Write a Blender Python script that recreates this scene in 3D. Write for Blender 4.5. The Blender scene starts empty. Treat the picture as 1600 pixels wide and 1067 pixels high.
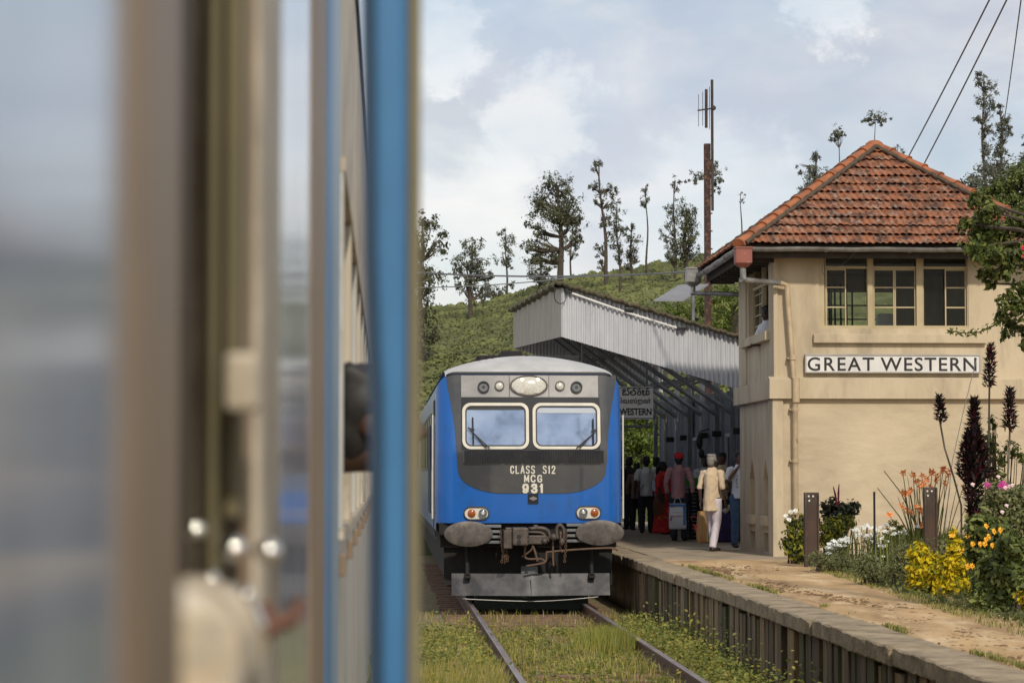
import bpy, bmesh, math, random
import numpy as np
from mathutils import Vector, Matrix
random.seed(7); RNG = np.random.default_rng(7)
S = bpy.context.scene
COL = S.collection
R = math.radians
PI = math.pi

# ------------------------------------------------------------------ camera
CZ = 1.97
YAW, PITCH = R(2.830), R(2.984)
cam_d = bpy.data.cameras.new('camera'); cam = bpy.data.objects.new('camera', cam_d); COL.objects.link(cam)
cam.location = (0, 0, CZ); cam.rotation_euler = (PI/2+PITCH, 0, -YAW)
cam_d.sensor_width = 36; cam_d.lens = 90; cam_d.clip_start = .05; cam_d.clip_end = 6000
cam_d.dof.use_dof = True; cam_d.dof.focus_distance = 42; cam_d.dof.aperture_fstop = 7.0
S.camera = cam
_f = Vector((math.sin(YAW)*math.cos(PITCH), math.cos(YAW)*math.cos(PITCH), math.sin(PITCH)))
_r = Vector((math.cos(YAW), -math.sin(YAW), 0))
_u = _r.cross(_f)
def P(u, v, D):
    """where a point of the photograph (u,v) lies at distance D along the track"""
    d = _f + _r*((u-800)/4000) - _u*((v-533.5)/4000)
    return Vector((0, 0, CZ)) + d*(D/d.y)

# ------------------------------------------------------------------ world, sun, exposure
SUN_EL, SUN_AZ = R(39), R(171)          # azimuth of the sun measured from +Y, clockwise: behind the camera, a little to its right
w = bpy.data.worlds.new('World'); S.world = w; w.use_nodes = True
nt = w.node_tree; nt.nodes.clear()
def N(t, kind, **kw):
    n = t.nodes.new(kind)
    for k, v in kw.items():
        if k.startswith('i_'): n.inputs[k[2:].replace('_', ' ')].default_value = v
        else: setattr(n, k, v)
    return n
out = N(nt, 'ShaderNodeOutputWorld'); bg = N(nt, 'ShaderNodeBackground'); bg.inputs[1].default_value = .115
sky = N(nt, 'ShaderNodeTexSky', sky_type='NISHITA', sun_disc=False, sun_elevation=SUN_EL, sun_rotation=SUN_AZ)
sky.air_density = 1.0; sky.dust_density = 1.5
tc = N(nt, 'ShaderNodeTexCoord')
def worldnoise(scale, loc, detail, rough, zs):
    mp = N(nt, 'ShaderNodeMapping'); mp.inputs['Scale'].default_value = (1, 1, zs); mp.inputs['Location'].default_value = loc
    nz = N(nt, 'ShaderNodeTexNoise'); nz.inputs['Scale'].default_value = scale; nz.inputs['Detail'].default_value = detail; nz.inputs['Roughness'].default_value = rough
    nz.inputs['Distortion'].default_value = .25
    nt.links.new(tc.outputs['Generated'], mp.inputs[0]); nt.links.new(mp.outputs[0], nz.inputs['Vector']); return nz
n1 = worldnoise(9, (.3, .1, .2), 7, .55, 2.2)      # big clouds
n2 = worldnoise(22, (2.3, 1.1, .7), 6, .5, 2.0)    # smaller relief in them
rp1 = N(nt, 'ShaderNodeValToRGB'); rp1.color_ramp.elements[0].position = .36; rp1.color_ramp.elements[1].position = .66
rp1.color_ramp.elements[0].color = (.42,.42,.42,1); rp1.color_ramp.elements[1].color = (1,1,1,1)
nt.links.new(n1.outputs[0], rp1.inputs[0])
rp2 = N(nt, 'ShaderNodeValToRGB'); e = rp2.color_ramp.elements
e[0].position = .38; e[0].color = (5.5,5.7,6.2,1); e[1].position = .64; e[1].color = (8.0,7.9,7.6,1)
nt.links.new(n2.outputs[0], rp2.inputs[0])
# brighter warm cloud low over the horizon
sp = N(nt, 'ShaderNodeSeparateXYZ'); nt.links.new(tc.outputs['Generated'], sp.inputs[0])
mr = N(nt, 'ShaderNodeMapRange'); mr.inputs['From Min'].default_value = .03; mr.inputs['From Max'].default_value = .16
mr.inputs['To Min'].default_value = 1; mr.inputs['To Max'].default_value = 0
nt.links.new(sp.outputs[2], mr.inputs[0])
hz = N(nt, 'ShaderNodeMixRGB'); hz.inputs[2].default_value = (8.5,8.35,8.0,1)
mm = N(nt, 'ShaderNodeMath', operation='MULTIPLY'); mm.inputs[1].default_value = .62
nt.links.new(mr.outputs[0], mm.inputs[0]); nt.links.new(mm.outputs[0], hz.inputs[0]); nt.links.new(rp2.outputs[0], hz.inputs[1])
# cumulus heaps and grey-blue gaps that stand in fixed directions of the sky
last = hz.outputs[0]
nzb = worldnoise(26, (5.1, .4, 1.9), 8, .62, 1.3)
for (cu, cv, rad, col_, st) in ((1010,235,260,(5.3,5.7,6.7),.55),(1330,60,330,(4.6,5.1,6.1),.6),(820,60,150,(5.6,5.9,6.8),.4),(700,360,150,(8.8,8.65,8.4),.8),(760,430,190,(8.5,8.4,8.2),.5),(840,190,95,(8.4,8.4,8.3),.7),(690,60,80,(9.0,8.9,8.7),.8),(1290,10,70,(9.2,9.1,8.9),.7),(1120,350,170,(9.0,8.9,8.8),.5)):
    d_ = (P(cu, cv, 100)-Vector((0,0,CZ))).normalized()
    vm = N(nt, 'ShaderNodeVectorMath', operation='DISTANCE'); vm.inputs[1].default_value = d_; nt.links.new(tc.outputs['Generated'], vm.inputs[0])
    ad = N(nt, 'ShaderNodeMath', operation='MULTIPLY_ADD'); ad.inputs[1].default_value = .085; nt.links.new(nzb.outputs[0], ad.inputs[0]); nt.links.new(vm.outputs['Value'], ad.inputs[2])
    m1 = N(nt, 'ShaderNodeMapRange', interpolation_type='SMOOTHSTEP'); r_ = rad/4000; m1.inputs['From Min'].default_value = r_*.55+.042; m1.inputs['From Max'].default_value = r_*1.15+.042
    m1.inputs['To Min'].default_value = st; m1.inputs['To Max'].default_value = 0; nt.links.new(ad.outputs[0], m1.inputs[0])
    mq = N(nt, 'ShaderNodeMixRGB'); mq.inputs[2].default_value = (*col_, 1); nt.links.new(m1.outputs[0], mq.inputs[0]); nt.links.new(last, mq.inputs[1]); last = mq.outputs[0]
# clear blue patches show the Nishita sky
mx = N(nt, 'ShaderNodeMixRGB'); nt.links.new(rp1.outputs[0], mx.inputs[0]); nt.links.new(sky.outputs[0], mx.inputs[1]); nt.links.new(last, mx.inputs[2])
nt.links.new(mx.outputs[0], bg.inputs[0]); nt.links.new(bg.outputs[0], out.inputs[0])

sd = bpy.data.lights.new('sun', 'SUN'); sd.energy = 2.8; sd.angle = R(2.5); sd.color = (1, .91, .76)
sun = bpy.data.objects.new('sun', sd); COL.objects.link(sun)
sv = Vector((math.sin(SUN_AZ)*math.cos(SUN_EL), math.cos(SUN_AZ)*math.cos(SUN_EL), math.sin(SUN_EL)))
sun.rotation_euler = sv.to_track_quat('Z', 'Y').to_euler()
vs = S.view_settings; vs.view_transform = 'Standard'; vs.look = 'None'; vs.exposure = 0.0; vs.gamma = 1

# ------------------------------------------------------------------ materials
def L(r, g, b):
    f = lambda c: ((c/255)/12.92 if c/255 <= .04045 else (((c/255)+.055)/1.055)**2.4)
    return (f(r), f(g), f(b), 1)
def mat(name, c1, c2=None, scale=4, rough=.7, metal=0, bump=0, bscale=None, c3=None, s3=1.2, stretch=None, coat=0, spec=None, detail=6, lo=.35, hi=.65, lo3=.5, hi3=.72):
    m = bpy.data.materials.new(name); m.use_nodes = True; t = m.node_tree
    b = t.nodes['Principled BSDF']; b.inputs['Roughness'].default_value = rough; b.inputs['Metallic'].default_value = metal
    b.inputs['Coat Weight'].default_value = coat
    if spec is not None: b.inputs['Specular IOR Level'].default_value = spec
    c2 = c2 or c1
    tcn = N(t, 'ShaderNodeTexCoord'); src = tcn.outputs['Object']
    if stretch:
        mp = N(t, 'ShaderNodeMapping'); mp.inputs['Scale'].default_value = stretch; t.links.new(src, mp.inputs[0]); src = mp.outputs[0]
    nz = N(t, 'ShaderNodeTexNoise'); nz.inputs['Scale'].default_value = scale; nz.inputs['Detail'].default_value = detail; nz.inputs['Roughness'].default_value = .6
    t.links.new(src, nz.inputs['Vector'])
    r = N(t, 'ShaderNodeValToRGB'); r.color_ramp.elements[0].position = lo; r.color_ramp.elements[1].position = hi
    r.color_ramp.elements[0].color = tuple(c1[:3])+(1,); r.color_ramp.elements[1].color = tuple(c2[:3])+(1,)
    t.links.new(nz.outputs[0], r.inputs[0]); col = r.outputs[0]
    if c3 is not None:
        nz3 = N(t, 'ShaderNodeTexNoise'); nz3.inputs['Scale'].default_value = s3; nz3.inputs['Detail'].default_value = 8; nz3.inputs['Roughness'].default_value = .65
        t.links.new(src, nz3.inputs['Vector'])
        r3 = N(t, 'ShaderNodeValToRGB'); r3.color_ramp.elements[0].position = lo3; r3.color_ramp.elements[1].position = hi3
        t.links.new(nz3.outputs[0], r3.inputs[0])
        mxx = N(t, 'ShaderNodeMixRGB'); mxx.inputs[2].default_value = tuple(c3[:3])+(1,)
        t.links.new(r3.outputs[0], mxx.inputs[0]); t.links.new(col, mxx.inputs[1]); col = mxx.outputs[0]
    t.links.new(col, b.inputs['Base Color'])
    if bump:
        nb = N(t, 'ShaderNodeTexNoise'); nb.inputs['Scale'].default_value = bscale or scale*4; nb.inputs['Detail'].default_value = 5
        t.links.new(src, nb.inputs['Vector'])
        bp = N(t, 'ShaderNodeBump'); bp.inputs['Strength'].default_value = 1; bp.inputs['Distance'].default_value = bump
        t.links.new(nb.outputs[0], bp.inputs['Height']); t.links.new(bp.outputs[0], b.inputs['Normal'])
    return m
def leafmat(name, c, c2=None, trans=.35, rough=.55, scale=1.5):
    m = mat(name, c, c2 or tuple(x*.62 for x in c[:3]), scale=scale, rough=rough, spec=.3)
    t = m.node_tree; b = t.nodes['Principled BSDF']; o = [n for n in t.nodes if n.type == 'OUTPUT_MATERIAL'][0]
    src = b.inputs['Base Color'].links[0].from_socket
    tr = N(t, 'ShaderNodeBsdfTranslucent'); t.links.new(src, tr.inputs[0])
    ms = N(t, 'ShaderNodeMixShader'); ms.inputs[0].default_value = trans
    t.links.new(b.outputs[0], ms.inputs[1]); t.links.new(tr.outputs[0], ms.inputs[2]); t.links.new(ms.outputs[0], o.inputs[0])
    return m
M = {}
# ------------------------------------------------------------------ mesh builder
class MB:
    def __init__(s): s.v = []; s.f = []; s.m = []
    def add(s, vs, fs, mi=0):
        o = len(s.v); s.v += [tuple(p) for p in vs]; s.f += [tuple(i+o for i in f) for f in fs]; s.m += [mi]*len(fs); return s
    def box(s, x0, x1, y0, y1, z0, z1, mi=0):
        if x0 > x1: x0, x1 = x1, x0
        if y0 > y1: y0, y1 = y1, y0
        if z0 > z1: z0, z1 = z1, z0
        v = [(x0,y0,z0),(x1,y0,z0),(x1,y1,z0),(x0,y1,z0),(x0,y0,z1),(x1,y0,z1),(x1,y1,z1),(x0,y1,z1)]
        return s.add(v, [(0,3,2,1),(4,5,6,7),(0,1,5,4),(1,2,6,5),(2,3,7,6),(3,0,4,7)], mi)
    def bbox(s, x0, x1, y0, y1, z0, z1, b=.01, mi=0):      # box with chamfered vertical and horizontal edges
        if x0 > x1: x0, x1 = x1, x0
        if y0 > y1: y0, y1 = y1, y0
        if z0 > z1: z0, z1 = z1, z0
        bm = bmesh.new(); r = bmesh.ops.create_cube(bm, size=1)
        for v in bm.verts:
            v.co = ((x0+x1)/2+v.co.x*(x1-x0), (y0+y1)/2+v.co.y*(y1-y0), (z0+z1)/2+v.co.z*(z1-z0))
        bmesh.ops.bevel(bm, geom=bm.edges[:], offset=b, segments=2, affect='EDGES', profile=.6)
        bm.verts.index_update(); s.add([v.co[:] for v in bm.verts], [[v.index for v in f.verts] for f in bm.faces], mi); bm.free(); return s
    def tube(s, pts, rad, n=8, mi=0, cap=True, flat=None):
        pts = [Vector(p) for p in pts]; k = len(pts)
        if not hasattr(rad, '__len__'): rad = [rad]*k
        vs = []; up = Vector((0,0,1)); prev = None
        for i, p in enumerate(pts):
            t = (pts[min(i+1,k-1)]-pts[max(i-1,0)]);
            if t.length < 1e-9: t = Vector((0,0,1))
            t.normalize()
            if prev is None:
                a = up if abs(t.z) < .9 else Vector((1,0,0)); x = a.cross(t).normalized()
            else:
                x = (prev - t*prev.dot(t));
                x = x.normalized() if x.length > 1e-6 else Vector((1,0,0)).cross(t).normalized()
            prev = x; y = t.cross(x)
            rr = rad[i]
            ra, rb = rr if hasattr(rr, '__len__') else (rr, rr)
            for j in range(n):
                a = 2*PI*j/n; vs.append(p + x*(math.cos(a)*ra) + y*(math.sin(a)*rb))
        fs = [(i*n+j, i*n+(j+1)%n, (i+1)*n+(j+1)%n, (i+1)*n+j) for i in range(k-1) for j in range(n)]
        if cap: fs += [tuple(range(n))[::-1], tuple(range((k-1)*n, k*n))]
        return s.add(vs, fs, mi)
    def ell(s, c, r, nu=14, nv=9, mi=0, rot=None):
        vs = []; c = Vector(c)
        for i in range(nv+1):
            th = PI*i/nv
            for j in range(nu):
                a = 2*PI*j/nu; p = Vector((math.sin(th)*math.cos(a)*r[0], math.sin(th)*math.sin(a)*r[1], math.cos(th)*r[2]))
                if rot: p = rot @ p
                vs.append(c+p)
        fs = [(i*nu+j, (i+1)*nu+j, (i+1)*nu+(j+1)%nu, i*nu+(j+1)%nu) for i in range(nv) for j in range(nu)]
        return s.add(vs, fs, mi)
    def prism(s, loop, d, mi=0):                            # loop of 3-D points extruded by vector d
        n = len(loop); d = Vector(d); a = [Vector(p) for p in loop]; vs = a+[p+d for p in a]
        fs = [tuple(range(n))[::-1], tuple(range(n, 2*n))]+[(i, (i+1)%n, n+(i+1)%n, n+i) for i in range(n)]
        return s.add(vs, fs, mi)
    def sheet(s, g, mi=0, thick=None):                      # g: rows of points
        r = len(g); c = len(g[0]); vs = [p for row in g for p in row]
        fs = [(i*c+j, i*c+j+1, (i+1)*c+j+1, (i+1)*c+j) for i in range(r-1) for j in range(c-1)]
        if thick is not None:
            n = len(vs); d = Vector(thick); vs = vs+[Vector(p)+d for p in vs]
            fs += [tuple(q+n for q in f)[::-1] for f in fs]
            rim = [j for j in range(c)]+[i*c+c-1 for i in range(1, r)]+[(r-1)*c+j for j in range(c-2, -1, -1)]+[i*c for i in range(r-2, 0, -1)]
            for a, b in zip(rim, rim[1:]+rim[:1]): fs.append((b, a, a+n, b+n))
        return s.add(vs, fs, mi)
    def build(s, name, mats, parent=None, origin=None, smooth=False, fixn=True):
        o = Vector(ORG[parent.name]) if parent else Vector(origin or (0,0,0))
        me = bpy.data.meshes.new(name); arr = np.array(s.v, dtype=float)-np.array(o)
        me.from_pydata(arr.tolist(), [], s.f)
        if not isinstance(mats, (list, tuple)): mats = [mats]
        for m_ in mats: me.materials.append(m_)
        if len(mats) > 1: me.polygons.foreach_set('material_index', s.m)
        if fixn:
            bm = bmesh.new(); bm.from_mesh(me); bmesh.ops.recalc_face_normals(bm, faces=bm.faces[:]); bm.to_mesh(me); bm.free()
        if smooth:
            me.shade_smooth()
            if smooth is not True: me.set_sharp_from_angle(angle=R(smooth))
        me.update()
        ob = bpy.data.objects.new(name, me); COL.objects.link(ob)
        if parent: ob.parent = parent
        else: ob.location = o
        ORG[ob.name] = tuple(o); return ob
ORG = {}
def thing(name, label, cat, loc=(0,0,0), group=None):
    o = bpy.data.objects.new(name, None); COL.objects.link(o); o.location = loc; ORG[o.name] = tuple(loc)
    o.empty_display_size = .2
    o['label'] = label; o['category'] = cat
    if group: o['group'] = group
    return o
def tag(o, label, cat, group=None, kind=None):
    o['label'] = label; o['category'] = cat
    if group: o['group'] = group
    if kind: o['kind'] = kind
    return o
def struct(o): o['kind'] = 'structure'; return o
def copy_tree(o, parent=None):
    c = o.copy(); COL.objects.link(c); ORG[c.name] = ORG[o.name]
    if parent: c.parent = parent
    for ch in list(o.children): copy_tree(ch, c)
    return c
def text(name, body, m, parent, loc, rot, size, sx=1, ext=.004, off=0, align='CENTER', spacing=1):
    cu = bpy.data.curves.new(name, 'FONT'); cu.body = body; cu.size = size; cu.extrude = ext; cu.offset = off; cu.align_x = align; cu.space_character = spacing
    cu.resolution_u = 4
    t = bpy.data.objects.new(name, cu); COL.objects.link(t); bpy.context.view_layer.update()
    me = bpy.data.meshes.new_from_object(t.evaluated_get(bpy.context.evaluated_depsgraph_get()))
    bpy.data.objects.remove(t); me.materials.clear(); me.materials.append(m)
    mt = Matrix.Translation(Vector(loc)-Vector(ORG[parent.name])) @ Matrix.Rotation(rot[2], 4, 'Z') @ Matrix.Rotation(rot[1], 4, 'Y') @ Matrix.Rotation(rot[0], 4, 'X') @ Matrix.Diagonal((sx,1,1,1))
    me.transform(mt); ob = bpy.data.objects.new(name, me); COL.objects.link(ob); ob.parent = parent; ORG[ob.name] = ORG[parent.name]
    return ob

# ------------------------------------------------------------------ palette
M['plaster'] = mat('plaster', (.565,.47,.33), (.475,.39,.268), scale=1.6, rough=.88, bump=.012, bscale=7, c3=(.30,.245,.175), s3=2.4, stretch=(1,1,.28), lo3=.48, hi3=.8, detail=9)
M['brickwash'] = mat('lime_washed_brick', (.56,.465,.325), (.475,.39,.268), scale=1.4, rough=.9, bump=.018, bscale=5, c3=(.35,.28,.20), s3=1.1, stretch=(.6,1,1.1), lo3=.47, hi3=.8, detail=9)
M['cream'] = mat('cream_paint', (.50,.41,.25), (.42,.34,.20), scale=3, rough=.6)
M['pipe'] = mat('pipe_paint', (.50,.39,.25), (.38,.29,.18), scale=6, rough=.6, c3=(.16,.12,.08), s3=5, lo3=.6)
M['zinc'] = mat('zinc', (.30,.30,.29), (.18,.18,.18), scale=5, rough=.45, metal=.4, c3=(.09,.07,.05), s3=3)
M['redlead'] = mat('red_lead_metal', (.28,.085,.06), (.2,.07,.05), scale=5, rough=.6, c3=(.35,.33,.31), s3=7, lo3=.62, hi3=.66)
M['darkwood'] = mat('dark_wood', (.06,.045,.035), (.03,.023,.018), scale=6, rough=.8)
M['tile'] = mat('clay_tile', (.31,.115,.052), (.07,.036,.025), scale=5.0, rough=.85, bump=.006, bscale=30, c3=(.33,.25,.20), s3=8, lo3=.52, hi3=.68, lo=.42, hi=.62, detail=9)
M['hiptile'] = mat('hip_tile', (.42,.145,.055), (.20,.07,.035), scale=3, rough=.8, bump=.006, bscale=30, c3=(.12,.07,.04), s3=3, lo3=.58, hi3=.8)
M['mortar'] = mat('mossy_mortar', (.06,.045,.035), (.10,.07,.045), scale=8, rough=.95)
M['inside'] = mat('dim_room_paint', (.16,.14,.11), (.12,.10,.08), rough=.9)
M['glass'] = mat('window_glass', (.03,.035,.035), rough=.04)
t_ = M['glass'].node_tree; b_ = t_.nodes['Principled BSDF']; o_ = [n for n in t_.nodes if n.type == 'OUTPUT_MATERIAL'][0]
tp_ = N(t_, 'ShaderNodeBsdfTransparent'); tp_.inputs[0].default_value = (.93,.95,.93,1); ms_ = N(t_, 'ShaderNodeMixShader'); ms_.inputs[0].default_value = .15
t_.links.new(tp_.outputs[0], ms_.inputs[1]); t_.links.new(b_.outputs[0], ms_.inputs[2]); t_.links.new(ms_.outputs[0], o_.inputs[0])
M['white'] = mat('white_paint', (.72,.71,.69), (.6,.59,.57), scale=3, rough=.5)
M['black'] = mat('black_paint', (.012,.012,.013), rough=.5)
M['blackg'] = mat('black_gloss', (.01,.01,.012), rough=.25)
M['concrete'] = mat('concrete', (.36,.285,.19), (.22,.17,.11), scale=4, rough=.95, bump=.02, bscale=14, c3=(.09,.075,.045), s3=2.6, lo3=.5, hi3=.72, detail=9)
M['paving'] = mat('paved_platform', (.37,.30,.21), (.27,.21,.145), scale=2.2, rough=.9, bump=.008, bscale=14, c3=(.16,.13,.09), s3=1.1)
M['dirt'] = mat('worn_dirt', (.49,.325,.155), (.30,.185,.09), scale=1.7, rough=.97, bump=.02, bscale=6, c3=(.60,.45,.27), s3=2.2, lo3=.5, hi3=.66, detail=10, stretch=(1,.3,1))
M['dirt2'] = mat('dark_clods', (.13,.085,.045), (.24,.15,.08), scale=9, rough=.97)
M['sleeperwood'] = mat('old_timber', (.17,.125,.08), (.06,.043,.03), scale=5, rough=.9, bump=.012, bscale=10, stretch=(1,3,.35), c3=(.05,.055,.025), s3=1.3)
M['sleeperwood2'] = mat('bleached_timber', (.27,.20,.12), (.11,.08,.05), scale=5, rough=.9, bump=.012, bscale=10, stretch=(1,3,.35), c3=(.05,.055,.025), s3=1.3)
M['ground'] = mat('ballast_soil', (.17,.125,.07), (.24,.185,.10), scale=9, rough=.98, bump=.05, bscale=16, c3=(.10,.12,.035), s3=1.5)
M['rail'] = mat('rail_steel', (.11,.055,.035), (.17,.10,.07), scale=9, rough=.7, metal=.2)
M['railtop'] = mat('rail_head', (.22,.16,.14), (.38,.33,.32), scale=6, rough=.35, metal=.6, stretch=(1,.2,1))
M['redsleeper'] = mat('track_sleeper', (.13,.075,.05), (.21,.13,.085), scale=7, rough=.9, bump=.01)
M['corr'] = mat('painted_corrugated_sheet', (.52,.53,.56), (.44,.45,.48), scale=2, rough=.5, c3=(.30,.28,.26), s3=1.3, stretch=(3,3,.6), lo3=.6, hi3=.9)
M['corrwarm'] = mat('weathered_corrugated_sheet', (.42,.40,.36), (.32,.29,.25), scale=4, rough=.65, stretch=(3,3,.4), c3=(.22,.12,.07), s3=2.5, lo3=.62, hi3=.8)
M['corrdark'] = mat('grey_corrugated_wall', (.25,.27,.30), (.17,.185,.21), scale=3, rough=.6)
M['steelgrey'] = mat('grey_steel', (.16,.17,.18), (.10,.105,.11), scale=4, rough=.6)
M['canopysteel'] = mat('canopy_steel', (.26,.275,.29), (.16,.17,.18), scale=4, rough=.6)
M['rust'] = mat('rust', (.055,.026,.021), (.03,.017,.015), scale=7, rough=.9, c3=(.2,.09,.05), s3=11)
M['bark'] = mat('bark', (.09,.07,.055), (.045,.035,.028), scale=4, rough=.95, bump=.03, bscale=6)
M['barkpale'] = mat('pale_bark', (.20,.175,.14), (.11,.095,.075), scale=4, rough=.95)
M['moss'] = mat('mossy_edge', (.10,.07,.045), (.055,.06,.025), scale=9, rough=.95, bump=.02)
# train paints
M['tblue'] = mat('blue_train_paint', (.002,.098,.40), (.002,.088,.36), scale=2, rough=.3, coat=.3, c3=(.012,.06,.17), s3=3.5, lo3=.55, hi3=.85, stretch=(1,1,.5), detail=9)
M['tmask'] = mat('charcoal_train_paint', (.048,.05,.056), (.034,.036,.041), scale=2, rough=.24, coat=.55, c3=(.075,.07,.065), s3=2.5, lo3=.5, hi3=.8, detail=9)
M['tgrey'] = mat('grey_train_panel', (.30,.29,.28), (.22,.215,.21), scale=3, rough=.3, metal=.45, coat=.3)
M['troof'] = mat('white_train_roof', (.48,.48,.48), (.38,.38,.375), scale=2.5, rough=.45, c3=(.25,.21,.17), s3=3, lo3=.58, hi3=.9)
M['tframe'] = mat('cream_window_frame', (.66,.62,.54), (.55,.52,.45), scale=4, rough=.4)
M['buffer'] = mat('worn_buffer_steel', (.075,.068,.063), (.145,.128,.115), scale=7, rough=.55, metal=.5, c3=(.05,.04,.035), s3=9)
M['oily'] = mat('oily_steel', (.055,.045,.04), (.11,.085,.07), scale=12, rough=.6, metal=.3)
M['under'] = mat('underframe_black', (.008,.008,.009), (.016,.014,.012), scale=9, rough=.85)
M['plough'] = mat('plough_steel', (.060,.058,.062), (.014,.015,.02), scale=3.2, rough=.5, metal=.3, detail=3, lo=.4, hi=.62)
M['lamp'] = mat('lamp_lens', (.62,.60,.54), (.45,.43,.38), scale=30, rough=.12, coat=.6)
M['orange'] = mat('amber_lens', (.30,.075,.015), rough=.15, coat=.5)
M['clear'] = mat('clear_lens', (.35,.38,.42), rough=.08, metal=.7)
M['hose'] = mat('hose_brown', (.13,.075,.045), (.08,.05,.035), scale=9, rough=.7)
# ================================================================== SETTING: ground, tracks, platform
PZ = CZ-1.30                      # platform level
GZ = -.2
EDGE = 3.83                       # platform edge, metres right of the camera
g = MB(); g.box(-260, 320, -60, 470, GZ-.3, GZ)
struct(g.build('ground', M['ground']))
def track(cx, label, y0, y1):
    t = thing('railway_track', label, 'track', (cx, y0, GZ))
    for sgn in (-1, 1):
        m = MB(); x = cx+sgn*.871
        prof = [(-.07,-.155),(.07,-.155),(.07,-.14),(.01,-.12),(.01,-.045),(.034,-.03),(.034,-.006),(.026,0),(-.026,0),(-.034,-.006),(-.034,-.03),(-.01,-.045),(-.01,-.12),(-.07,-.14)]
        n = len(prof)
        vs = [(x+a, y0, b) for a, b in prof]+[(x+a, y1, b) for a, b in prof]
        for i in range(n):
            j = (i+1) % n; top = i in (6,7,8)
            m.add([vs[i], vs[j], vs[n+j], vs[n+i]], [(0,1,2,3)], 1 if top else 0)
        m.build('rail', [M['rail'], M['railtop']], t)
    y = y0+.3; k = 0
    while y < min(y1, 62) and k < 98:
        m = MB(); j = random.uniform(-.03,.03)
        m.bbox(cx-1.3+j, cx+1.3+j, y-.12, y+.12, GZ-.05, -.157+random.uniform(-.01,0), .015); m.build('sleeper', M['redsleeper'], t)
        m = MB()
        k += 1; y += .66
    return t
track(2.19, 'rusty railway track overgrown with weeds beside the stone platform edge', 8, 66)
track(-1.55, 'railway track under the pale carriages at the left', -10, 66)

# platform
pf = thing('platform', 'long station platform with a concrete edge and a face of upright dark timbers', 'platform', (EDGE, 10, GZ))
# coping stones
y = 4.0; cop = []
random.seed(3)
m = MB()
while y < 78:
    l = random.uniform(1.5, 2.2) if y > 12 else 2.0; z = PZ+random.uniform(-.006,.006); dx = random.uniform(-.012,.012); n_ = 26; rows = []
    for k in range(n_+1):
        yy_ = y+.006+(l-.012)*k/n_; e = random.uniform(-.002,.003)+.006*math.sin(yy_*5.3)+(.018 if random.random() < .04 else 0); c_ = .014+.006*math.sin(yy_*7.7)+random.uniform(-.003,.004)
        if k in (0, n_): c_ += .02; e += .012
        rows.append([(EDGE+dx+.02, yy_, PZ-.15), (EDGE+dx+e, yy_, PZ-.135+random.uniform(-.01,.01)), (EDGE+dx+e*.6+random.uniform(-.004,.004), yy_, z-.06), (EDGE+dx+e, yy_, z-c_), (EDGE+dx+e+c_, yy_, z-random.uniform(0,.004)), (EDGE+dx+.2, yy_, z+random.uniform(-.004,.003)), (EDGE+dx+.44+random.uniform(-.02,.02), yy_, z-.004), (EDGE+.47, yy_, PZ-.15)])
    m.sheet(rows); m.add(rows[0], [tuple(range(8))]); m.add(rows[-1], [tuple(range(8))[::-1]]); y += l
m.build('coping', M['concrete'], pf, smooth=False)
y = 4.0; m = MB()
while y < 40:
    wd = random.choice([.12,.17,.2,.22,.26,.33]); mi = random.choice([0,0,1,4,5]); d = random.uniform(-.03,.03)
    if random.random() > .05: m.box(EDGE+.06+d, EDGE+.2, y, y+wd-random.choice([.006,.012,.02,.045]), GZ-.1, PZ-.155-random.choice([0,0,0,.02,.05]), mi)
    y += wd
m.box(EDGE+.13, EDGE+.25, 4, 40, GZ-.1, PZ-.16, 2)
m.box(EDGE+.06, EDGE+.25, 40.01, 78, GZ-.1, PZ-.16, 3)
m.build('timber_face', [M['sleeperwood'], M['sleeperwood2'], M['black'], M['concrete'], mat('mossy_timber', (.11,.105,.045), (.05,.045,.025), scale=5, rough=.95, bump=.012, bscale=10, stretch=(1,3,.35)), mat('ochre_timber', (.33,.23,.12), (.17,.11,.06), scale=5, rough=.9, bump=.012, bscale=10, stretch=(1,3,.35))], pf)
m = MB(); m.box(EDGE+.47, 60, 39.6, 78, GZ-.1, PZ-.005); m.build('paved_surface', M['paving'], pf)
m = MB()
for i in range(6):
    pass
# dirt surface with small relief
def fbm(x, y, seed=0, oct=4):
    x = np.asarray(x, float); y = np.asarray(y, float); r = np.random.default_rng(seed); s = 0; a = 1; f = 1
    for o in range(oct):
        for k in range(3):
            th = r.uniform(0, 2*PI); ph = r.uniform(0, 2*PI); q = f*r.uniform(.8, 1.3)
            s = s + a*np.sin((x*math.cos(th)+y*math.sin(th))*q+ph+1.3*np.sin((x*math.sin(th)-y*math.cos(th))*q*.7+ph*2))/3
        a *= .55; f *= 2.1
    return s
xs = np.linspace(EDGE+.455, 14, 190); xs = EDGE+.455+(xs-EDGE-.455)**1.25/(14-EDGE-.455)**.25; ys = np.linspace(4, 39.6, 520)
X, Y = np.meshgrid(xs, ys)
Z = PZ-.012+.018*np.abs(fbm(X*4, Y*2.2, 5))-.02*np.clip(fbm(X*1.4, Y*.8, 6), 0, 1)
Z -= .0*X
Zs = Z.copy(); Z[:, 0] = PZ-.03; Z[-1, :] = PZ-.02
m = MB(); m.sheet([[ (X[i,j], Y[i,j], Z[i,j]) for j in range(X.shape[1])] for i in range(X.shape[0])])
m.build('dirt_surface', M['dirt'], pf, smooth=True, fixn=False)
m = MB(); m.box(14, 60, 4, 39.6, GZ-.1, PZ-.03); m.build('back_ground', M['ground'], pf)

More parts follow.
